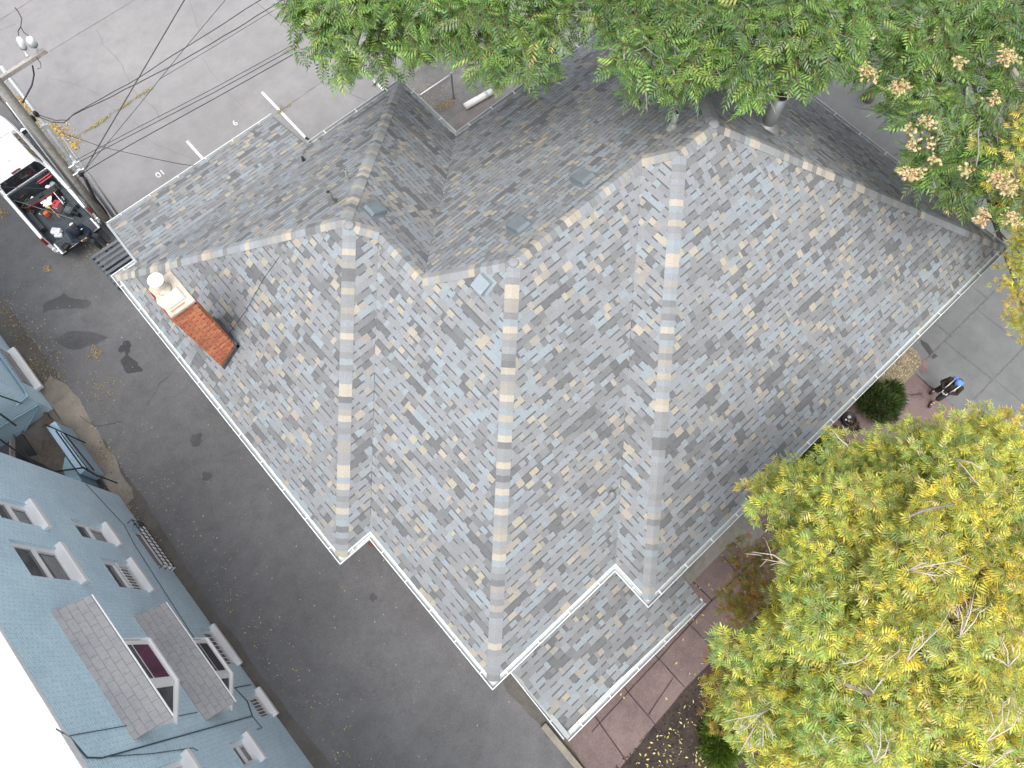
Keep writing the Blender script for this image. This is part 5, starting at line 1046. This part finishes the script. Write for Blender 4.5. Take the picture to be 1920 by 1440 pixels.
# ---------------------------------------------------------------- people
SKIN = plain('skin', (.46, .27, .19), .55, 0, .06, 12); NAVY = plain('navy_cloth', (.012, .02, .040), .9, 0, .3, 20, .2); GREYT = plain('grey_trousers', (.03, .036, .042), .9, 0, .3, 20, .2); HAIR = plain('dark_hair', (.02, .014, .012), .7, 0, .4, 40)
BROWNJ = plain('dark_brown_jacket', (.022, .017, .013), .9, 0, .3, 20, .2); BLKS = plain('black_shorts', (.018, .018, .019), .9, 0, .3, 20, .2); CAPB = plain('blue_cap', (.09, .22, .60), .8, 0, .12, 15); SHOE = plain('black_shoe', (.012, .013, .015), .6, 0, .3, 20); SOCK = plain('white_sock', (.7, .7, .7), .9)
def body(name, caps, m, parent, vox=.011, ells=()):
    b = MB()
    for p0, p1, r0, r1 in caps: b.capsule(p0, p1, r0, r1, 12)
    for c_, r_ in ells: b.ell(c_, r_, 14, 9)
    o = b.build(name, m, parent, True); md = o.modifiers.new('remesh', 'REMESH'); md.mode = 'VOXEL'; md.voxel_size = vox; md.use_smooth_shade = True
    sm = o.modifiers.new('smooth', 'SMOOTH'); sm.factor = .5; sm.iterations = 3; return o
def person(label, loc, J, fwd, shirt, trous, shorts=False):
    """J: joints as vectors; fwd: facing on the ground"""
    t = thing('person', label, 'person', loc); V = lambda k: Vector(J[k]); f = Vector((*fwd, 0)).normalized(); sd_ = Vector((f.y, -f.x, 0))     # sd_: towards the right hand
    hd = V('head'); hf = Vector(J.get('gaze', f)).normalized(); hu = (Vector((0, 0, 1))-hf*hf.z).normalized()
    cp = [(V('hip'), V('chest'), .13, .14), (V('chest'), V('neck'), .12, .06), (V('neck'), hd, .058, .07), (hd, hd+hf*.03-hu*.06, .088, .065), (hd+hf*.075-hu*.0, hd+hf*.105-hu*.035, .014, .018)]
    el = [(hd+hu*.02-hf*.01, (.082, .09, .10)), (hd+sd_*.082, (.015, .02, .03)), (hd-sd_*.082, (.015, .02, .03)), (hd+hf*.08-hu*.065, (.03, .02, .012))]
    hands = {}
    for s_, k in ((-1, 'L'), (1, 'R')):
        sh, eb, hn = V('sh'+k), V('el'+k), V('ha'+k); cp += [(V('chest'), sh, .10, .065), (sh, eb, .055, .042), (eb, hn, .042, .028)]
        d = (hn-eb).normalized(); pw = hn+d*.05; cp.append((hn, pw, .027, .034)); lat = d.cross(Vector((0, 0, 1))).normalized()
        for i in range(4):
            q = pw+lat*(i-1.5)*.019; l = (.032, .038, .036, .028)[i]; k1 = q+d*l+Vector((0, 0, -.006)); k2 = k1+d*l*.6+Vector((0, 0, -.022)); cp += [(q, k1, .0095, .0088), (k1, k2, .0088, .0075)]
        th_ = hn+d*.02-lat*(.032*s_); cp += [(th_, th_+d*.035-lat*(.022*s_), .012, .010), (th_+d*.035-lat*(.022*s_), th_+d*.062-lat*(.012*s_), .010, .0085)]
        kn, an, toe = V('kn'+k), V('an'+k), V('toe'+k); hp = V('hip')+sd_*(.09*s_); cp += [(hp, kn, .085, .058), (kn, an, .056, .038), (an, toe, .04, .032)]
    body('body', cp, SKIN, t, .010, el)
    eb_ = MB()
    for s_ in (-1, 1): eb_.ell(hd+hf*.083+sd_*(.032*s_)+hu*.01, (.011, .011, .009), 8, 6)
    eb_.build('eyes', plain('eye_dark', (.03, .02, .02), .3), t, True)
    sc_ = [(V('hip')+Vector((0, 0, .02)), V('chest'), .16, .165), (V('chest'), V('neck')-Vector((0, 0, .03)), .145, .075)]
    for k in 'LR': sc_ += [(V('chest'), V('sh'+k), .125, .085), (V('sh'+k), V('el'+k), .076, .062), (V('el'+k), V('el'+k).lerp(V('ha'+k), .9), .06, .043)]
    body('jacket', sc_, shirt, t, .014)
    tc = [(V('hip')-sd_*.06, V('hip')+sd_*.06, .155, .155)]
    for s_, k in ((-1, 'L'), (1, 'R')):
        hp = V('hip')+sd_*(.09*s_); tc.append((hp, V('kn'+k), .11, .085 if not shorts else .092))
        if not shorts: tc.append((V('kn'+k), V('kn'+k).lerp(V('an'+k), 1.0), .085, .068))
    body('trousers', tc, trous, t, .014)
    for k in 'LR':
        an, toe = V('an'+k), V('toe'+k); d = (toe-an); d.z = 0; d.normalize(); b0 = an-d*.05; b = MB(); b.capsule(b0-Vector((0, 0, .02)), toe-Vector((0, 0, .005)), .05, .045, 14); b.capsule(an+Vector((0, 0, .04 if shorts else .09)), an-Vector((0, 0, .01)), .056, .054, 12); o = b.build('shoe', SHOE, t, True)
        if shorts: b = MB(); b.capsule(an+Vector((0, 0, .05)), an+Vector((0, 0, .10)), .046, .044, 12); b.build('sock', SOCK, t, True)
    return t, hd, hf, hu, sd_
# man sitting on the tailgate
J = dict(hip=(-2.34, 19.55, .93), chest=(-2.30, 19.40, 1.27), neck=(-2.28, 19.36, 1.43), head=(-2.25, 19.29, 1.57), gaze=(.25, -.75, -.6), shL=(-2.08, 19.33, 1.37), shR=(-2.50, 19.44, 1.37), elL=(-1.99, 19.22, 1.12), elR=(-2.60, 19.22, 1.12), haL=(-2.20, 19.04, 1.13), haR=(-2.40, 19.04, 1.13),
         knL=(-1.93, 19.06, .90), knR=(-2.14, 18.99, .88), anL=(-1.90, 19.0, .45), anR=(-2.10, 18.98, .43), toeL=(-1.82, 18.82, .40), toeR=(-2.04, 18.80, .38))
man, hd, hf, hu, sd_ = person('man in navy jacket and dark cap sitting on the open tailgate holding a phone', (-2.34, 19.5, .8), J, (.2, -1), NAVY, GREYT)
b = MB(); b.ell(hd+hu*.045-hf*.02, (.098, .105, .085), 18, 10); b.prism([tuple((hd+hf*a+sd_*c_)[:2]) for a, c_ in ((.05, -.085), (.15, -.06), (.175, 0), (.15, .06), (.05, .085))], hd.z+.045, hd.z+.06); b.build('cap', plain('black_cap', (.02, .022, .026), .8), man, True)
b = MB(); b.ell(hd+hu*.06-hf*.075, (.075, .06, .05), 14, 8); b.build('cap_panel', plain('cap_white_mesh', (.7, .7, .68), .8), man, True)
b = MB(); b.box(-2.17, -2.10, 19.20, 19.225, 1.36, 1.375); b.build('badge', SOCK, man)
ph = thing('phone', 'dark phone held in both hands by the seated man', 'phone', (-2.30, 18.97, 1.15)); b = MB(); b.box(-2.375, -2.225, 18.93, 19.005, 1.146, 1.156); b.build('case', M_BLACK, ph, False, .004); b = MB(); b.box(-2.368, -2.232, 18.937, 18.998, 1.157, 1.159); b.build('screen', M_GLASS, ph)
# walker on the path
J = dict(hip=(15.14, -3.66, .90), chest=(15.13, -3.66, 1.24), neck=(15.11, -3.66, 1.43), head=(15.06, -3.66, 1.57), gaze=(-.75, 0, -.65), shL=(15.13, -3.86, 1.37), shR=(15.13, -3.46, 1.37), elL=(15.07, -3.93, 1.10), elR=(15.07, -3.39, 1.10), haL=(14.86, -3.72, 1.08), haR=(14.86, -3.60, 1.08),
         knL=(14.94, -3.76, .50), knR=(15.16, -3.56, .50), anL=(14.95, -3.78, .09), anR=(15.36, -3.56, .12), toeL=(14.79, -3.80, .06), toeR=(15.20, -3.55, .06))
wk, hd, hf, hu, sd_ = person('person walking on the sidewalk in dark jacket, black shorts and blue cap, looking down', (15.1, -3.66, 0.01), J, (-1, 0), BROWNJ, BLKS, True)
b = MB(); b.ell(hd+hu*.04-hf*.03, (.105, .105, .085), 18, 10); b.build('cap', CAPB, wk, True); b = MB(); b.prism([tuple((hd+hf*a+sd_*c_)[:2]) for a, c_ in ((.0, -.09), (.12, -.075), (.16, 0), (.12, .075), (.0, .09))], hd.z+.02, hd.z+.036); b.build('cap_brim', CAPB, wk)
b = MB(); b.ell(hd-hf*.06-hu*.03, (.09, .09, .085), 14, 8); b.build('hair', HAIR, wk, True)
b = MB(); b.box(15.18, 15.36, -3.83, -3.49, 1.0, 1.42); b.build('collar_hood', CAPB, wk, False, .06)
for s_ in (-1, 1): b = MB(); b.tube([(15.22, -3.66+s_*.12, 1.42), (15.10, -3.66+s_*.12, 1.47), (14.96, -3.66+s_*.11, 1.32), (14.94, -3.66+s_*.10, 1.12)], .016, 7); b.build('strap', SOCK, wk, True)
rc = thing('remote_control', 'small grey controller held by the walking person', 'controller', (14.80, -3.66, 1.09)); b = MB(); b.box(14.77, 14.86, -3.75, -3.57, 1.095, 1.12); b.build('case', M_LGREY, rc, False, .012); b = MB(); b.box(14.78, 14.85, -3.72, -3.60, 1.121, 1.125); b.build('screen', M_GLASS, rc)
